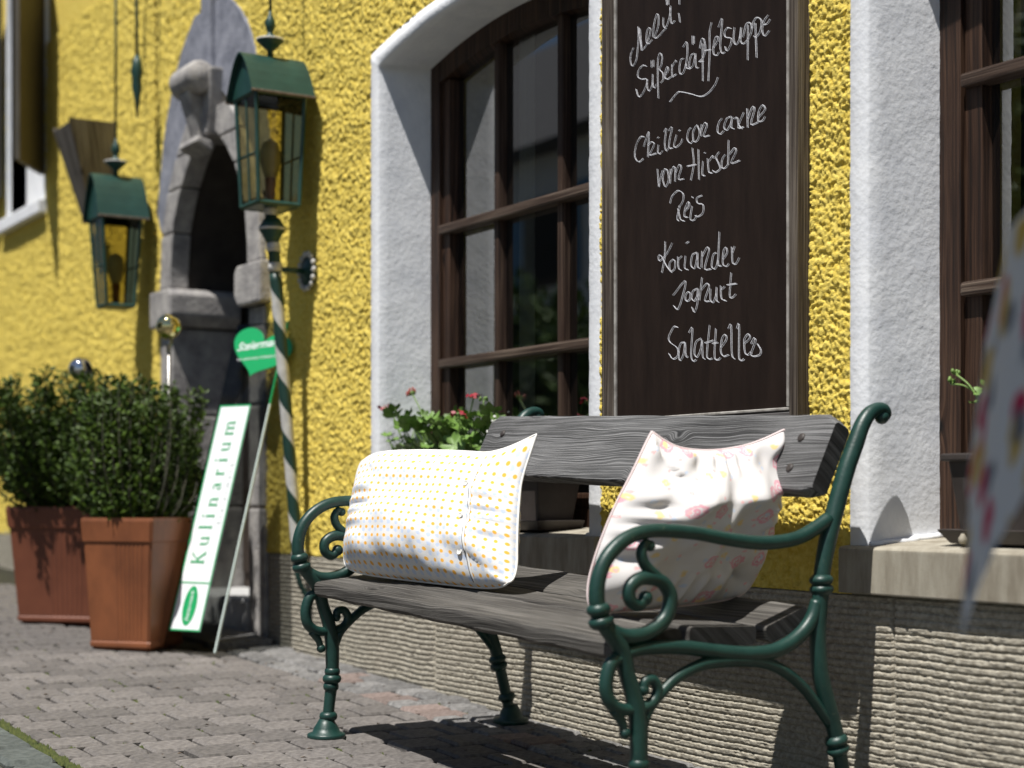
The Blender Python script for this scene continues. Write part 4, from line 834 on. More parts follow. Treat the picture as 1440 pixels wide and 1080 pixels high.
for wd, (zx, zy, zs), strokes in lines:
    mb = MB(); rg = random.Random(wd)
    for s in strokes:
        for off, wdt in ((0, .00105), (.0048, .0008)):
            pts = [on_y(zx + x / zs, zy + y / zs, YT) + Vector((off, 0, -off * .5)) for x, y in s]
            if len(pts) > 2: pts, _ = catmull(pts, [1] * len(pts), 6)
            else: pts = [pts[0].lerp(pts[-1], i / 5) for i in range(6)]
            v = []; n = len(pts)
            for i, p in enumerate(pts):
                d = (pts[min(i + 1, n - 1)] - pts[max(i - 1, 0)]); d = Vector((d.x, 0, d.z)).normalized(); e = Vector((-d.z, 0, d.x)) * wdt * rg.uniform(.7, 1.15)
                v += [p - e, p + Vector((0, -.0004, 0)), p + e]
            mb.add(v, [(3 * k + a, 3 * k + 1 + a, 3 * k + 4 + a, 3 * k + 3 + a) for k in range(n - 1) for a in (0, 1)])
    o = mb.build('chalk_writing', 'chalk', board); o['label'] = 'white chalk wave under the soup line' if wd == 'flourish' else 'white chalk word reading ' + wd

# ---------------------------------------------------------------- lanterns
def lantern(X, y, zb, H, W, label, glass, pole, taper=.84, roofh=.17):
    lt = thing('wall_lantern', (X, 0, zb), label, 'lantern', 'green lanterns beside the door')
    w0, w1 = W * taper / 2, W / 2; z0, z1 = zb, zb + H - roofh
    cb = [(X + sx * w0, y + sy * w0, z0) for sx, sy in ((-1, -1), (1, -1), (1, 1), (-1, 1))]; ct = [(X + sx * w1, y + sy * w1, z1) for sx, sy in ((-1, -1), (1, -1), (1, 1), (-1, 1))]
    b = MB()
    for p, q in zip(cb, ct): b.tube([p, q], .0085, 4)
    for l, r in ((cb, .009), (ct, .010)):
        for i in range(4): b.tube([l[i], l[(i + 1) % 4]], r, 4)
    b.hexa([(p[0], p[1], p[2] - .006) for p in cb] + [(p[0], p[1], p[2] + .004) for p in cb])
    b.build('cage', 'lantern', lt)
    for i in range(4):
        j = (i + 1) % 4; p = MB().add([cb[i], cb[j], ct[j], ct[i]], [(0, 1, 2, 3)]); p.build('pane', glass, lt)
        mb_, mt_ = (Vector(cb[i]) + Vector(cb[j])) / 2, (Vector(ct[i]) + Vector(ct[j])) / 2
        gb = MB()
        if i in (0, 2): gb.tube([mb_, mt_], .0045, 4); gb.tube([Vector(cb[i]).lerp(Vector(ct[i]), .45), Vector(cb[j]).lerp(Vector(ct[j]), .45)], .0045, 4); gb.build('glazing_bar', 'lantern', lt)
    # barrel roof, ridge running towards the wall, bell-curved
    e = W / 2 + .03; n = 12; cr = [(-e + 2 * e * i / n, (1 - abs(-1 + 2 * i / n) ** 1.7) * roofh * .96 - .012) for i in range(n + 1)]
    ro = MB(); v = []
    for yy in (y - e, y + e):
        for off in (0, -.006): v += [(X + a, yy, z1 + .008 + h + off) for a, h in cr]
    K = n + 1; f = [(i, i + 1, 2 * K + i + 1, 2 * K + i) for i in range(n)] + [(K + i, 3 * K + i, 3 * K + i + 1, K + i + 1) for i in range(n)] + [(i, K + i, K + i + 1, i + 1) for i in range(n)] + [(2 * K + i, 2 * K + i + 1, 3 * K + i + 1, 3 * K + i) for i in range(n)] + [(0, 2 * K, 3 * K, K), (n, K + n, 3 * K + n, 2 * K + n)]
    rf = ro.add(v, f).build('roof', 'lantern', lt, smooth=False)
    for yy in (y - e + .02, y + e - .024):
        g_ = MB().prism([(X + a, z1 + .004 + max(h - .004, -.004)) for a, h in cr], 'y', yy, yy + .006); g_.build('gable', 'lantern', rf)
    MB().tube([(X + e - .002, y - e, z1 - .006), (X + e - .002, y + e, z1 - .006)], .0055, 6).build('worn_eave', 'rust', rf)
    MB().tube([(X - e + .002, y - e, z1 - .006), (X - e + .002, y + e, z1 - .006)], .0055, 6).build('worn_eave', 'rust', rf)
    zr = z1 + roofh - .01
    MB().lathe([(.012, -.01), (.012, .02), (.03, .035), (.052, .055), (.05, .062), (.02, .072), (.010, .09), (.016, .10), (.021, .118), (.016, .14), (.008, .155), (.006, .17)], (X, y, zr), seg=14).build('finial', 'lantern', lt, smooth=True)
    MB().lathe([(.052, .056), (.054, .059), (.052, .0635)], (X, y, zr), seg=14).build('finial_ring', 'silver_paint', lt, smooth=True)
    MB().tube([(X, y, zr + .16), (X, y, 3.52)], .006, 8).build('hanging_rod', 'lantern', lt, smooth=True)
    MB().tube([(X, .03, 3.35), (X, -.02, 3.42), (X, y + .04, 3.5), (X, y, 3.54), (X, y - .05, 3.53), (X, y - .06, 3.5)], .010, 8, smooth=4).build('wall_arm', 'lantern', lt, smooth=True)
    MB().lathe([(.016, 0), (.018, .05), (.022, .10)], (X, y, z0 + .005), seg=12).build('socket', 'brass', lt, smooth=True)
    MB().lathe([(.016, .10), (.03, .13), (.040, .17), (.040, .20), (.03, .235), (.01, .25)], (X, y, z0), seg=14).build('bulb', 'bulb', lt, smooth=True)
    if pole:
        yb_ = -.05; zpb = .56; top = Vector((X, y, z0)); bot = Vector((X, yb_, zpb)); kn = top.lerp(bot, .20)
        kn = top.lerp(bot, .186)
        MB().tube([top, kn], .0225, 14).build('pole_neck', 'lantern', lt, smooth=True)
        MB().lathe([(.024, -.05), (.03, -.035), (.048, -.006), (.050, .006), (.036, .03), (.026, .042)], top.lerp(bot, .062), seg=16).build('collar', 'lantern', lt, smooth=True)
        MB().lathe([(.0495, -.005), (.0515, 0), (.0495, .005)], top.lerp(bot, .062), seg=16).build('collar_ring', 'silver_paint', lt, smooth=True)
        for q in (.012, .112, .168): MB().lathe([(.0240, -.017), (.0265, 0), (.0240, .017)], top.lerp(bot, q), seg=16).build('neck_band', 'silver_paint', lt, smooth=True)
        MB().tube([kn.lerp(bot, i / 40) for i in range(41)], [.0235 - .001 * i / 40 for i in range(41)], 20, uvs=True).build('striped_pole', 'stripe', lt, smooth=True, uv=True)
        MB().lathe([(.026, -.01), (.028, 0), (.026, .012)], bot + Vector((0, 0, .05)), seg=14).build('pole_band', 'silver_paint', lt, smooth=True)
        zr_ = 1.69; q = top.lerp(bot, .172)
        ra = MB().tube([(X, 0, q.z), (X, q.y, q.z)], .010, 8).build('bracket', 'lantern', lt, smooth=True)
        rs = MB().lathe([(.03, -.0), (.07, .006), (.072, .012), (.03, .02), (.012, .03)], (X, .0, q.z), (0, -1, 0), 18).build('rosette', 'lantern', lt, smooth=True)
        for k in range(14):
            a = 2 * math.pi * k / 14; MB().sphere((X + math.cos(a) * .066, -.016, q.z + math.sin(a) * .066), .013, 8, (1, .8, 1)).build('rosette_bead', 'silver_paint', rs, smooth=True)
        sc = [(X, -.045, .60), (X, -.055, .55), (X, -.045, .50), (X, -.02, .45), (X + .015, -.012, .41), (X + .0, -.012, .375), (X - .03, -.012, .37), (X - .045, -.012, .395), (X - .03, -.012, .415), (X - .015, -.012, .40)]
        MB().tube(sc, [.012, .012, .011, .010, .010, .010, .009, .009, .008, .008], 8, smooth=5).build('scroll_foot', 'lantern', lt, smooth=True)
    return lt
lantern(-5.71, -.165, 1.915, .575, .195, 'green lantern with amber panes on a white and green striped pole right of the door', 'amber', True)
lantern(-7.53, -.165, 1.72, .63, .185, 'green lantern hanging without a pole left of the stone doorway', 'amber', False, taper=.72, roofh=.22)

hk = thing('iron_hook', (-7.36, -.12, 2.60), 'dark green iron rod with a pointed ornament hanging beside the stone arch', 'hook')
MB().tube([(-7.36, .03, 3.42), (-7.36, -.06, 3.46), (-7.36, -.12, 3.44), (-7.36, -.12, 2.85)], .008, 8, smooth=3).build('rod', 'lantern', hk, smooth=True)
MB().lathe([(.004, -.02), (.012, .06), (.024, .12), (.020, .16), (.03, .19), (.022, .23), (.012, .27)], (-7.36, -.12, 2.60), seg=10).build('ornament', 'lantern', hk, smooth=True)
MB().hexa([(-7.40, -.13, 2.74), (-7.39, -.13, 2.74), (-7.39, -.11, 2.74), (-7.40, -.11, 2.74), (-7.40, -.13, 2.83), (-7.37, -.13, 2.85), (-7.37, -.11, 2.85), (-7.40, -.11, 2.83)]).build('barb', 'lantern', hk)

# wooden trough fixed to the wall
bxc = -8.17
bxo = thing('wooden_wall_box', (bxc, 0, 2.22), 'weathered tapering wooden box fixed to the wall behind the far lantern', 'wooden box')
t_, b_ = .13, .055
MB().hexa([(bxc - b_, -.10, 2.22), (bxc + b_, -.10, 2.22), (bxc + b_, -.085, 2.22), (bxc - b_, -.085, 2.22), (bxc - t_, -.24, 2.68), (bxc + t_, -.24, 2.68), (bxc + t_, -.225, 2.68), (bxc - t_, -.225, 2.68)]).build('front_board', 'grey_wood', bxo, bevel=.003)
for sg in (-1, 1):
    MB().hexa([(bxc + sg * b_, -.10, 2.22), (bxc + sg * (b_ + .016), -.10, 2.22), (bxc + sg * (b_ + .016), .02, 2.22), (bxc + sg * b_, .02, 2.22), (bxc + sg * t_, -.24, 2.70), (bxc + sg * (t_ + .016), -.24, 2.70), (bxc + sg * (t_ + .016), .02, 2.70), (bxc + sg * t_, .02, 2.70)]).build('side_board', 'grey_wood', bxo)
MB().box(bxc - t_, bxc + t_, .0, .016, 2.22, 2.72).build('back_board', 'grey_wood', bxo)

# ---------------------------------------------------------------- terracotta planters, boxwood, garden balls
P0 = Vector((-5.969, -.489, gz(-5.969) + .004)); U = Vector((.9, .43, 0)).normalized(); Vv = Vector((-.155, .385, 1.265)); SH = Vv.length; Vv = (Vv - U * Vv.dot(U)).normalized(); NN = U.cross(Vv).normalized(); SW = .262
if NN.y > 0: NN = -NN
def over_sign(p):                                           # twigs kept clipped clear of the leaning sheet and of the light falling on it
    d0 = (p - P0).dot(NN); k = -d0 / SUN.dot(NN); q = p + SUN * k - P0
    return (d0 > -.02 and (p - P0).dot(U) > -.02) or (k > 0 and -.03 < q.dot(U) < SW and -.02 < q.dot(Vv) < SH)
def leaf_cloud(pts, size, rg):
    mb = MB()
    for p, d in pts:
        l = size * rg.uniform(.7, 1.25); d = d.normalized(); s = d.cross(Vector((rg.uniform(-1, 1), rg.uniform(-1, 1), rg.uniform(-1, 1)))).normalized() * l * .30; n = d.cross(s).normalized() * l * .10
        mb.add([p, p + d * l * .5 + s - n, p + d * l, p + d * l * .5 - s - n, p + d * l * .5 + n * .4], [(0, 1, 4), (1, 2, 4), (2, 3, 4), (3, 0, 4)])
    return mb
def boxwood(x, y, z0, h, rad, label, seed, n=170, per=80, off=(0, 0), clear=None):
    rg = random.Random(seed); t = thing('boxwood', (x, y, z0), label, 'shrub', 'boxwoods in terracotta planters'); st_ = MB(); L = []
    for k in range(n):
        a = rg.uniform(0, 6.28); r = rad * math.sqrt(rg.random()); hh = h * rg.uniform(.35, 1.0) * (1 - .10 * (r / rad) ** 2)
        b = Vector((x + math.cos(a) * r * .35, y + math.sin(a) * r * .35, z0 - .02)); e = Vector((x + off[0] + math.cos(a) * r * 1.0, y + off[1] + math.sin(a) * r * 1.0, z0 + hh)); mid = b.lerp(e, .45) + Vector((math.cos(a), math.sin(a), 0)) * rad * .30 * rg.random()
        if clear and (clear(e) or clear(b.lerp(e, .6))): e = e.lerp(Vector((x + off[0] - .08, y + off[1] + .05, e.z)), .6); mid = b.lerp(e, .5)
        pts, _ = catmull([b, mid, e], [1] * 3, 8)
        st_.tube(pts[::2], [.0035 - .0022 * i / 8 for i in range(len(pts[::2]))], 4, cap=False)
        for q in range(per):
            u = (rg.random() ** .8) * (len(pts) - 1.001); i = int(u); p = pts[i].lerp(pts[i + 1], u - i); d = (pts[i + 1] - pts[i]).normalized()
            o = Vector((rg.gauss(0, 1), rg.gauss(0, 1), rg.gauss(0, .6))).normalized(); sp = .035 * (1 - .55 * u / len(pts))
            lp = p + o * sp * rg.random()
            if clear and clear(lp): continue
            L.append((lp, d * .6 + o))
    leaf_cloud(L, .0275, rg).build('foliage', 'leaf_box', t); st_.build('stems', 'stem', t)
    return t
def rot(p, c, a): x, y = p; return (c[0] + x * math.cos(a) - y * math.sin(a), c[1] + x * math.sin(a) + y * math.cos(a))
def square_planter(cx, cy, ang, k, label, m):
    zg = gz(cx); t = thing('planter', (cx, cy, zg), label, 'planter', 'terracotta planters by the door'); N = 48; K = 4 * N
    def ring(h, z, ribs):
        pts = []
        for s_ in range(4):
            for i in range(N):
                c_ = min(i, N - i) / N; u = -h + 2 * h * i / N; d = -(h - (.0028 if ribs and .46 < i / N < .90 and i % 3 == 0 else 0) - (.008 * max(0, 1 - c_ / .035) ** 2))
                q = rot((u * (1 - .03 * max(0, 1 - c_ / .035)), d), (0, 0), s_ * math.pi / 2); w2 = rot(q, (cx, cy), ang); pts.append((w2[0], w2[1], zg + z))
        return pts
    prof = [(.118, 0), (.130, .012), (.130, .026), (.1265, .032), (.1275, .034), (.146, .400), (.1465, .404), (.1515, .410), (.156, .485), (.154, .497), (.147, .498), (.143, .47)]
    v = []; f = []
    for i, (h, z) in enumerate(prof): v += ring(h * k, z, 4 <= i <= 5)
    for i in range(len(prof) - 1):
        for q in range(K): f.append((i * K + q, i * K + (q + 1) % K, (i + 1) * K + (q + 1) % K, (i + 1) * K + q))
    f.append(tuple(range(K))[::-1]); MB().add(v, f).build('pot_body', m, t)
    MB().add(ring(.1445 * k, .465, 0), [tuple(range(K))]).build('soil', 'soil', t)
    return t
pcx, pcy = -6.113, -.544; pzg = gz(pcx); qx, qy = -7.066, -.494; qz = gz(qx)
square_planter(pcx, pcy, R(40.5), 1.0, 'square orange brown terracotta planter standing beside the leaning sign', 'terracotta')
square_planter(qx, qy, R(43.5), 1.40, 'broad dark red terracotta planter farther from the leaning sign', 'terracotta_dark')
boxwood(pcx - .01, pcy + .01, pzg + .455, .62, .285, 'leafy boxwood in the orange brown planter beside the leaning sign', 4, n=250, per=84, off=(-.22, .08), clear=over_sign)
boxwood(qx, qy, qz + .46, .66, .33, 'leafy boxwood in the broad dark planter with the silver ball above it', 5, n=280, per=84, off=(.02, -.06))
gb_ = thing('garden_ball', (-6.13, -.41, pzg + .45), 'golden mirror ball on a steel rod in the orange brown planter', 'garden ball', 'mirror balls on rods')
MB().tube([(-6.13, -.41, pzg + .44), (-6.13, -.41, 1.43)], .0075, 8).build('rod', 'steel', gb_, smooth=True)
MB().lathe([(.008, 0), (.012, .03), (.018, .05)], (-6.13, -.41, 1.385), seg=10).build('collar', 'steel', gb_, smooth=True)
MB().sphere((-6.13, -.41, 1.487), .050, 28).build('ball', 'gold', gb_, smooth=True)
gb_ = thing('garden_ball', (-6.98, -.50, qz + .46), 'silver mirror ball on a rod in the broad dark planter', 'garden ball', 'mirror balls on rods')
MB().tube([(-6.98, -.50, qz + .45), (-6.98, -.50, 1.34)], .0075, 8).build('rod', 'steel', gb_, smooth=True)
MB().sphere((-6.98, -.50, 1.374), .051, 28).build('ball', 'silver', gb_, smooth=True)

# ---------------------------------------------------------------- leaning acrylic sign
def text_mesh(s, size, m, parent, M, name, shear=0, offset=0, spacing=1.0, align='LEFT', sx=1.0):
    cu_ = bpy.data.curves.new('t', 'FONT'); cu_.body = s; cu_.size = size; cu_.shear = shear; cu_.offset = offset; cu_.space_character = spacing; cu_.align_x = align; cu_.resolution_u = 3
    to = bpy.data.objects.new('t', cu_); C.objects.link(to); dg = bpy.context.evaluated_depsgraph_get(); me = bpy.data.meshes.new_from_object(to.evaluated_get(dg)); bpy.data.objects.remove(to)
    base = WL[parent.name]
    for vtx in me.vertices: vtx.co = M @ Vector((vtx.co.x * sx, vtx.co.y, 0)) - base
    me.materials.clear(); me.materials.append(MT[m]); return link(name, me, parent)
sg = thing('leaning_sign', P0, 'clear acrylic Kulinarium sign with a green heart leaning against the wall by the door', 'sign')
def SP(u, v, n=0): return P0 + U * u + Vv * v + NN * n
def sheet(name, m, u0, u1, v0, v1, n0, n1, parent=None): return MB().hexa([SP(u0, v0, n0), SP(u1, v0, n0), SP(u1, v0, n1), SP(u0, v0, n1), SP(u0, v1, n0), SP(u1, v1, n0), SP(u1, v1, n1), SP(u0, v1, n1)]).build(name, m, parent or sg)
sheet('acrylic_sheet', 'acryl', 0, SW, 0, SH, 0, .006)
sheet('sheet_edge', 'acryl_edge', SW, SW + .006, 0, SH * .74, -.001, .007); sheet('sheet_edge', 'sign_green', SW, SW + .005, SH * .74 + .001, SH, -.001, .007)
s0, s1, v0, v1 = .012, .172, .075, .985
st_ = sheet('name_strip', 'sign_white', s0, s1, v0, v1, .0062, .0085)
bw = .006
for (a, b, c_, d_) in ((s0, s1, v0, v0 + bw), (s0, s1, v1 - bw, v1), (s0, s0 + bw, v0 + bw, v1 - bw), (s1 - bw, s1, v0 + bw, v1 - bw), (s0 + bw, s1 - bw, v0 + .185, v0 + .191)): sheet('strip_border', 'sign_green', a, b, c_, d_, .0086, .0094, st_)
def SM(u, v, a, n=.0098):                                    # text frame on the sheet, rotated by a in the sheet plane
    ex = U * math.cos(a) + Vv * math.sin(a); ey = -U * math.sin(a) + Vv * math.cos(a); o = SP(u, v, n); m4 = Matrix.Identity(4)
    for i in range(3): m4[i][0] = ex[i]; m4[i][1] = ey[i]; m4[i][2] = NN[i]; m4[i][3] = o[i]
    return m4
# serif capitals drawn as strokes: K u l i n a r i u m
ser = {'K': (.7, [((.12, 0), (.12, 1), .13), ((.15, .45), (.62, 1), .07), ((.28, .55), (.66, 0), .13), ((.0, .02), (.27, .02), .04), ((.0, .98), (.27, .98), .04), ((.5, .98), (.72, .98), .04), ((.5, .02), (.76, .02), .04)]),
       'u': (.58, [((.1, .62), (.1, .15), .11), ((.1, .12), (.2, .03), .09), ((.2, .03), (.32, .04), .06), ((.32, .04), (.45, .16), .06), ((.45, 0), (.45, .62), .11), ((.0, .6), (.14, .6), .04), ((.33, .6), (.48, .6), .04), ((.45, .02), (.58, .02), .04)]),
       'l': (.3, [((.14, 0), (.14, 1), .12), ((.0, .98), (.16, .98), .04), ((.0, .02), (.28, .02), .04)]),
       'i': (.3, [((.14, 0), (.14, .62), .12), ((.14, .80), (.14, .92), .13), ((.0, .6), (.16, .6), .04), ((.0, .02), (.28, .02), .04)]),
       'n': (.6, [((.12, 0), (.12, .62), .12), ((.16, .48), (.28, .6), .07), ((.28, .6), (.4, .58), .08), ((.42, .56), (.46, .42), .11), ((.46, .42), (.46, 0), .12), ((.0, .6), (.14, .6), .04), ((.0, .02), (.25, .02), .04), ((.35, .02), (.6, .02), .04)]),
       'a': (.52, [((.08, .5), (.2, .6), .07), ((.2, .6), (.34, .54), .09), ((.36, .52), (.36, .1), .12), ((.36, .34), (.14, .28), .06), ((.1, .24), (.1, .1), .11), ((.1, .06), (.22, .02), .07), ((.22, .02), (.36, .12), .06), ((.38, .04), (.5, .04), .05)]),
       'r': (.44, [((.12, 0), (.12, .62), .12), ((.15, .46), (.3, .6), .07), ((.32, .58), (.38, .52), .12), ((.0, .6), (.14, .6), .04), ((.0, .02), (.28, .02), .04)])}
ser['m'] = (.9, ser['n'][1] + [((.5, .48), (.6, .6), .07), ((.6, .6), (.72, .58), .08), ((.74, .56), (.78, .42), .11), ((.78, .42), (.78, 0), .12), ((.67, .02), (.92, .02), .04)])
adv = 0; M4 = SM(s0 + .102, v0 + .262, math.pi / 2); hgt = .068
for ch in 'Kulinarium':
    wd_, ss = ser[ch]; tm = MB()
    for (x0, y0), (x1, y1), tk in ss:
        d = Vector((x1 - x0, y1 - y0)); e = Vector((-d.y, d.x)).normalized() * tk / 2
        tm.add([M4 @ Vector(((adv + q[0]) * hgt, q[1] * hgt, 0)) for q in ((x0 - e.x, y0 - e.y), (x1 - e.x, y1 - e.y), (x1 + e.x, y1 + e.y), (x0 + e.x, y0 + e.y))], [(0, 1, 2, 3)])
    adv += wd_ + .37; tm.build('letter', 'sign_green', st_)
text_mesh('S t e i e r m a r k', .030, 'grey_text', st_, SM(s0 + .142, v0 + .42, math.pi / 2), 'small_lettering', spacing=1.15)
ov = MB(); n = 30; ce = (s0 + .08, v0 + .098)
ov.add([SP(ce[0] + .034 * math.cos(2 * math.pi * k / n) , ce[1] + .078 * math.sin(2 * math.pi * k / n), .0095) for k in range(n)], [tuple(range(n))]).build('oval_mark', 'sign_green', st_)
text_mesh('Steiermark', .027, 'sign_white', st_, SM(ce[0] + .008, ce[1] - .063, math.pi / 2, .0102), 'oval_lettering', shear=.3)
# heart
hp = []
for k in range(60):
    t = 2 * math.pi * k / 60; hx = 16 * math.sin(t) ** 3; hy = 13 * math.cos(t) - 5 * math.cos(2 * t) - 2 * math.cos(3 * t) - math.cos(4 * t); ca_, sa_ = math.cos(R(14)), math.sin(R(14)); hx, hy = hx * .0100, (hy * .0074 if hy > -6 else (-6 + (hy + 6) * .75) * .0074); hp.append((.158 + hx * ca_ + hy * sa_, 1.205 - hx * sa_ + hy * ca_))
hv = [SP(u, v, .0065) for u, v in hp] + [SP(u, v, .0095) for u, v in hp]; n = 60
hrt = MB().add(hv, [tuple(range(n))[::-1], tuple(range(n, 2 * n))] + [(i, (i + 1) % n, n + (i + 1) % n, n + i) for i in range(n)]).build('heart', 'sign_green', sg)
text_mesh('Steiermark', .050, 'sign_white', hrt, SM(.034, 1.214, R(4), .0102), 'heart_lettering', shear=.35, offset=.0006)
text_mesh('DAS GRÜNE HERZ ÖSTERREICHS', .0135, 'sign_white', hrt, SM(.048, 1.172, R(2), .0102), 'heart_slogan')

# ---------------------------------------------------------------- flower boxes on the sills
def window_box(x0, x1, y0, y1, z0, h, label):
    t = thing('flower_box', ((x0 + x1) / 2, (y0 + y1) / 2, z0), label, 'flower box', 'flower boxes on the sills')
    MB().hexa([(x0 + .012, y0 + .02, z0 + .012), (x1 - .012, y0 + .02, z0 + .012), (x1 - .012, y1 - .02, z0 + .012), (x0 + .012, y1 - .02, z0 + .012), (x0 - .01, y0, z0 + h), (x1 + .01, y0, z0 + h), (x1 + .01, y1, z0 + h), (x0 - .01, y1, z0 + h)]).build('box_body', 'planter', t, bevel=.006)
    MB().box(x0 - .02, x1 + .02, y0 - .01, y1 + .01, z0 + h - .012, z0 + h + .004).build('rim', 'planter', t, bevel=.004)
    MB().hexa([(x0 - .005, y0 + .005, z0 - .004), (x1 + .005, y0 + .005, z0 - .004), (x1 + .005, y1, z0 - .004), (x0 - .005, y1, z0 - .004), (x0 - .03, y0 - .012, z0 + .026), (x1 + .03, y0 - .012, z0 + .026), (x1 + .03, y1, z0 + .026), (x0 - .03, y1, z0 + .026)]).build('tray', 'planter', t, bevel=.003)
    return t
window_box(-4.86, -4.12, .005, .165, SZ + .016, .165, 'dark grey flower box with geraniums on the sill behind the dotted pillow')
fb = window_box(-2.50, -1.75, .03, .175, SZ + .016, .185, 'dark flower box on the sill below the hanging flowered cloth')
MB().lathe([(.006, 0), (.009, .004), (.0095, .012), (.006, .017), (.003, .022)], (-2.455, .02, SZ + .012), seg=12).build('pot_foot', 'sill', fb, smooth=True)

def ger_leaf():
    v = [(0, 0, 0)]; n = 26; f = []
    for k in range(n):
        a = math.pi * (1.88 * k / (n - 1) - .94); r = 1 + .10 * math.cos(a * 7) + .05 * math.cos(a * 21); v.append((r * math.cos(a), r * math.sin(a), .16 * r * r + .10 * math.cos(a * 7)))
    mid = [(x * .55, y * .55, z * .22 - .06) for x, y, z in v[1:]]; k0 = len(v); v += mid
    for k in range(n - 1): f += [(0, k0 + k, k0 + k + 1), (k0 + k, 1 + k, 2 + k, k0 + k + 1)]
    me = bpy.data.meshes.new('leaf'); me.from_pydata(v, [], f); me.polygons.foreach_set('use_smooth', [True] * len(f)); me.materials.append(MT['leaf_ger']); return me
LEAF = ger_leaf()
def geranium(base, tops, label, flowers, seed, size=.034):
    rg = random.Random(seed); t = thing('geranium', base, label, 'plant', 'geraniums on the sills'); sm_ = MB()
    for p in tops:
        p = Vector(p); b = Vector((base[0] + (p.x - base[0]) * .8 + rg.uniform(-.03, .03), base[1] + rg.uniform(-.03, .03), base[2])); mid = b.lerp(p, .6) + Vector((rg.uniform(-.02, .02), rg.uniform(-.02, .02), .02))
        sm_.tube([b, mid, p], [.0035, .0028, .0018], 5, smooth=4)
        l = link('leaf', LEAF, t, p); s = size * rg.uniform(.6, 1.25); l.scale = (s, s, s * rg.uniform(.7, 1.3))
        l.rotation_euler = (rg.gauss(.35, .5), rg.gauss(.1, .5), rg.uniform(0, 6.28))
    for kind, p0, p1 in flowers:
        p0, p1 = Vector(p0), Vector(p1); sm_.tube([p0, p0.lerp(p1, .5) + Vector((.004, 0, .004)), p1], [.0026, .0022, .0024], 6, smooth=4)
        fl = MB(); gr = MB()
        for q in range(5):
            d = Vector((rg.gauss(0, .6), rg.gauss(0, .6), rg.uniform(.1, 1))).normalized()
            sm_.tube([p1, p1 + d * .014], .0012, 4); gr.sphere(p1 + d * .012, .0042, 6, (1, 1, 1.4))
            if kind == 'open':
                for z in range(2):
                    e = Vector((rg.gauss(0, 1), rg.gauss(0, 1), rg.gauss(0, .7))).normalized(); s_ = e.cross(d).normalized() * .0075; c_ = p1 + d * .018
                    fl.add([c_, c_ + e * .010 + s_, c_ + e * .019, c_ + e * .010 - s_], [(0, 1, 2), (0, 2, 3)])
            elif kind == 'bud': fl.sphere(p1 + d * .021, .0055, 8, (.8, .8, 1.9))
        gr.build('calyx', 'stem_green', t, smooth=True)
        if fl.v: fl.build('flower', 'petal' if kind == 'open' else 'bud', t)
    sm_.build('stems', 'stem_green', t, smooth=True)
    return t
rg = random.Random(21); tops = []
for _ in range(80):
    px = rg.uniform(562, 702); top = 583 if px > 600 else 583 + (600 - px) * .35; py = rg.uniform(top, 640); tops.append(on_y(px, py, rg.uniform(-.02, .16)))
for px, py in ((545, 612), (552, 580), (560, 590), (572, 586), (558, 618), (566, 600), (690, 580), (700, 590), (640, 588), (610, 596), (578, 628), (555, 635)): tops.append(on_y(px, py, .0))
fl = [('open', on_y(575, 592, .02), on_y(540, 577, .0)), ('bud', on_y(596, 592, .02), on_y(581, 556, .02)), ('open', on_y(656, 598, .02), on_y(666, 560, .02)), ('none', on_y(679, 600, .03), on_y(680, 563, .03)), ('open', on_y(645, 610, .0), on_y(646, 586, .0))]
geranium((-4.68, .08, SZ + .17), tops, 'green geranium with small dark red flowers behind the dotted pillow', fl, 2)
tops = [on_y(px, py, .09) for px, py in ((1385, 545), (1392, 560), (1380, 565), (1398, 550), (1400, 575), (1390, 590), (1384, 605), (1405, 600), (1412, 560), (1420, 590), (1380, 620), (1408, 622), (1430, 570), (1440, 600), (1460, 580), (1480, 600))]
geranium((-2.38, .10, SZ + .19), tops, 'geranium sprig with pale buds beside the flowered cloth', [('none', on_y(1375, 560, .08), on_y(1345, 527, .07)), ('none', on_y(1370, 550, .08), on_y(1337, 540, .07))], 5, size=.022)
wf = thing('white_blossom', on_y(698, 610, -.02), 'small cluster of white blossom beside the end of the bench back', 'flowers')
mb = MB(); sm_ = MB(); b0 = Vector((-4.42, .06, SZ + .17))
for _ in range(70):
    p = on_y(rg.gauss(699, 7), rg.gauss(606, 11), -.01) + Vector((0, rg.uniform(-.02, .02), 0)); d = Vector((rg.gauss(0, 1), rg.gauss(0, 1), rg.gauss(0, 1))).normalized(); e = d.orthogonal().normalized(); s_ = d.cross(e)
    mb.add([p, p + e * .007, p + (e + s_) * .006, p + s_ * .007], [(0, 1, 2, 3)])
for _ in range(6): sm_.tube([b0, b0.lerp(on_y(699, 612, -.01), .6) + Vector((0, -.02, .03)), on_y(rg.gauss(699, 5), rg.gauss(608, 7), -.01)], [.0025, .002, .0012], 5, smooth=3)
mb.build('petals', 'petal_white', wf); sm_.build('stems', 'stem_green', wf, smooth=True)

# ---------------------------------------------------------------- tall table with flowered cloth at the near right
def ray(x, y, dist): r = (x - 720) / F; return Vector((-dist * (CT - ST * r), -DW + dist * (ST + CT * r), ZC + (HY - y) * dist / F))
ED = 1.9
tabc = ray(1815, 300, ED + .02)
tzt = 1.165; tg = gz(tabc.x)
tb = thing('standing_table', (tabc.x, tabc.y, tg), 'tall standing table that carries the flowered cloth', 'table')
MB().lathe([(.29, -.03), (.30, -.02), (.30, -.004), (.29, 0)], (tabc.x, tabc.y, tzt), seg=40).build('table_top', 'frame_wood', tb, smooth=False)
MB().tube([(tabc.x, tabc.y, tg), (tabc.x, tabc.y, tzt - .02)], .03, 14).build('column', 'steel', tb, smooth=True)
MB().lathe([(.24, 0), (.24, .012), (.05, .03), (.035, .06)], (tabc.x, tabc.y, tg), seg=30).build('base', 'steel', tb, smooth=True)
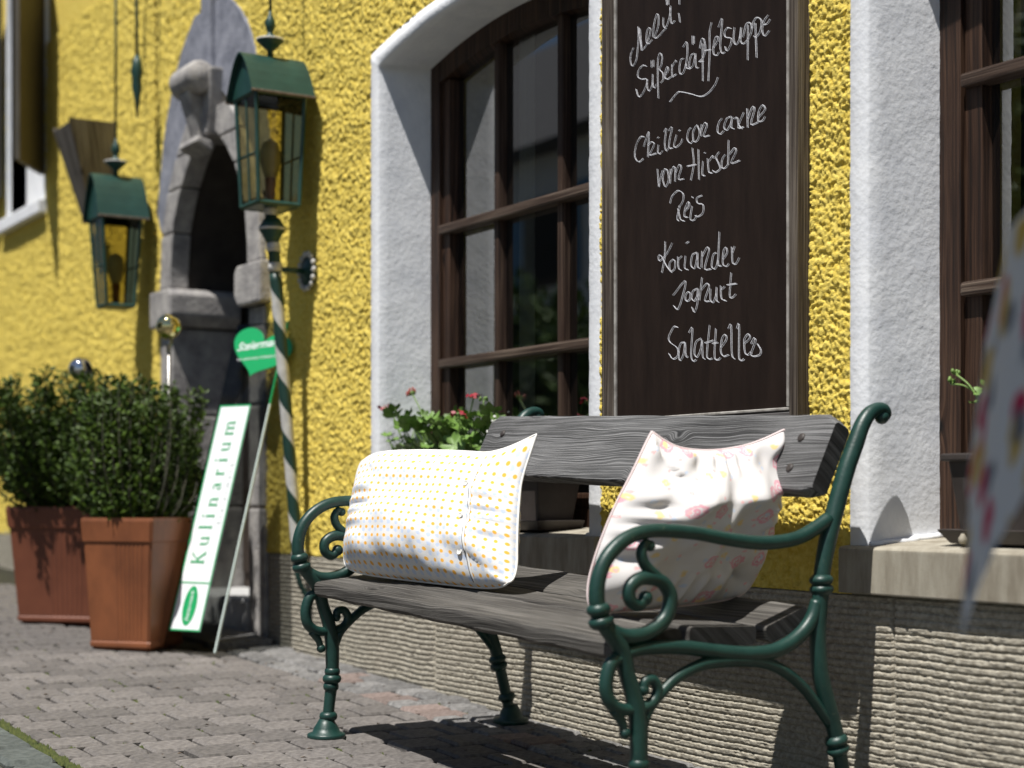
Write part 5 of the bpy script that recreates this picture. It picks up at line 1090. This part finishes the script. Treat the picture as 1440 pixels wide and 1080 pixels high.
# square cloth: radial drape, corner hanging towards the camera-left
cl = MB(); NS = 72; rad = .302; v = []; uv = []; f = []
rightv = Vector((ST, CT, 0)); fwdv = Vector((-CT, ST, 0))
rings = [0, .15, .26, .298] ; drops = 14
for a in range(NS):
    an = 2 * math.pi * a / NS; dr_ = -rightv * math.cos(an) + fwdv * math.sin(an)
    ca = abs(((an + math.pi / 4) % (math.pi / 2)) - math.pi / 4)           # 0 at the hanging corners
    half = .815 / (math.cos(ca) + math.sin(ca))                           # square cloth, corners at ca = 0
    hang = max(half - rad, .1)
    fold = .5 + .5 * math.cos(an * 12)
    for k, r in enumerate(rings): p = Vector((tabc.x, tabc.y, tzt + .004)) + dr_ * r; v.append(p); uv.append((.5 + math.cos(an) * r, .5 + math.sin(an) * r))
    for k in range(1, drops + 1):
        s_ = hang * k / drops; out = rad + .012 + (.05 * fold * min(1, s_ / .15)) * (1 - .3 * k / drops) * (0 if ca < .2 else 1) + (.070 * (s_ / .5) ** 1.1 if ca < .35 else 0)
        p = Vector((tabc.x, tabc.y, tzt + .004 - s_ + (.006 if k == 1 else 0))) + dr_ * out; v.append(p); uv.append((.5 + math.cos(an) * (rad + s_), .5 + math.sin(an) * (rad + s_)))
K = len(rings) + drops
for a in range(NS):
    for k in range(K - 1): f.append((a * K + k, a * K + k + 1, ((a + 1) % NS) * K + k + 1, ((a + 1) % NS) * K + k))
clo = cl.add(v, f, uv).build('tablecloth', 'cloth', smooth=True, uv=True)
tag(clo, 'white cloth with red and ochre flowers hanging down beside the right window', 'tablecloth')

# unseen sunshade, added to keep the hanging cloth in shade
px_, py_ = -.93, -1.40; pg = gz(px_)
pr = thing('added_parasol', (px_, py_, pg), 'open sunshade on a pole, added out of view to shade the cloth', 'added_parasol')
MB().tube([(px_, py_, pg), (px_, py_, 2.62)], .019, 12).build('pole', 'grey_wood', pr, smooth=True)
MB().lathe([(.26, -.06), (.26, -.01), (.22, .0), (.03, .03)], (px_, py_, pg), seg=24).build('base', 'steel', pr, smooth=True)
n = 8; ap = Vector((px_, py_, 2.60)); ri = [Vector((px_ +   .72 * math.cos(2 * math.pi * k / n), py_ + .72 * math.sin(2 * math.pi * k / n), 2.28)) for k in range(n)]
for k in range(n):
    q0, q1 = ri[k], ri[(k + 1) % n]; md = (q0 + q1) / 2 - Vector((0, 0, .0)); dz = Vector((0, 0, -.16))
    MB().add([ap, q0, md + Vector((0, 0, -.02)), q1, q0 + dz, md + dz, q1 + dz], [(0, 1, 2), (0, 2, 3), (1, 4, 5, 2), (2, 5, 6, 3)]).build('canopy_panel', 'curtain', pr)
    MB().tube([ap + Vector((0, 0, -.02)), q0 + Vector((0, 0, -.012))], .007, 6).build('rib', 'grey_wood', pr)

# ---------------------------------------------------------------- across the street (mirrored in the panes)
def tree(x, y, h, cr, label, seed):
    rg = random.Random(seed); z0 = gz(x) - .06; t = thing('tree', (x, y, z0), label, 'tree', 'trees across the street'); tr = MB()
    tr.tube([(x, y, z0 - .1), (x + .05, y, z0 + h * .3), (x, y + .05, z0 + h * .62)], [.16, .12, .05], 10, smooth=3); L = []
    for b in range(9):
        a = rg.uniform(0, 6.28); e = Vector((x + math.cos(a) * cr * .6, y + math.sin(a) * cr * .6, z0 + h * rg.uniform(.5, .85))); tr.tube([(x, y, z0 + h * rg.uniform(.25, .5)), e], [.05, .015], 6)
    for q in range(26):
        c_ = Vector((x + rg.gauss(0, cr * .45), y + rg.gauss(0, cr * .45), z0 + h * rg.uniform(.3, .95))); s_ = cr * rg.uniform(.22, .42)
        for _ in range(170):
            o = Vector((rg.gauss(0, 1), rg.gauss(0, 1), rg.gauss(0, .8))).normalized(); L.append((c_ + o * s_ * rg.random() ** .4, o + Vector((0, 0, rg.uniform(-.6, .4)))))
    tr.build('trunk', 'bark', t, smooth=True); leaf_cloud(L, .17, rg).build('crown', 'tree_leaf', t)
tree(-12.5, -6.4, 2.3, 1.1, 'leafy tree across the street before the pale house', 31); tree(-16.8, -7.4, 2.7, 1.2, 'taller leafy tree across the street beside the pale house', 33); tree(-9.0, -8.0, 4.6, 1.7, 'leafy tree across the street nearest the added blue shutters', 37)
fh = thing('far_house', (-18, -11, gz(-18)), 'pale house across the street with added blue shutters and dark windows', 'house'); zf = gz(-18) - .6
MB().box(-36, -4, -16, -11, zf, zf + 6.2).build('wall', 'far_wall', fh)
MB().prism([(-16.6, zf + 6.2), (-13.5, zf + 9.2), (-10.4, zf + 6.2)], 'x', -36.5, -3.5).build('roof', 'far_roof', fh)
for k in range(10):
    for zz in (1.4, 4.0):
        wx = -34 + k * 3.0; wf_ = MB().box(wx, wx + 1.1, -10.985, -10.93, zf + zz, zf + zz + 1.5).build('window', 'frame_wood', fh); MB().box(wx + .1, wx + 1.0, -10.93, -10.92, zf + zz + .1, zf + zz + 1.4).build('pane', 'dark', wf_)
        for sx in (-.62, 1.14): MB().box(wx + sx, wx + sx + .58, -10.985, -10.95, zf + zz - .03, zf + zz + 1.53).build('shutter', 'added_blue', wf_)  # shutters added so the panes mirror some blue, in place of a figure
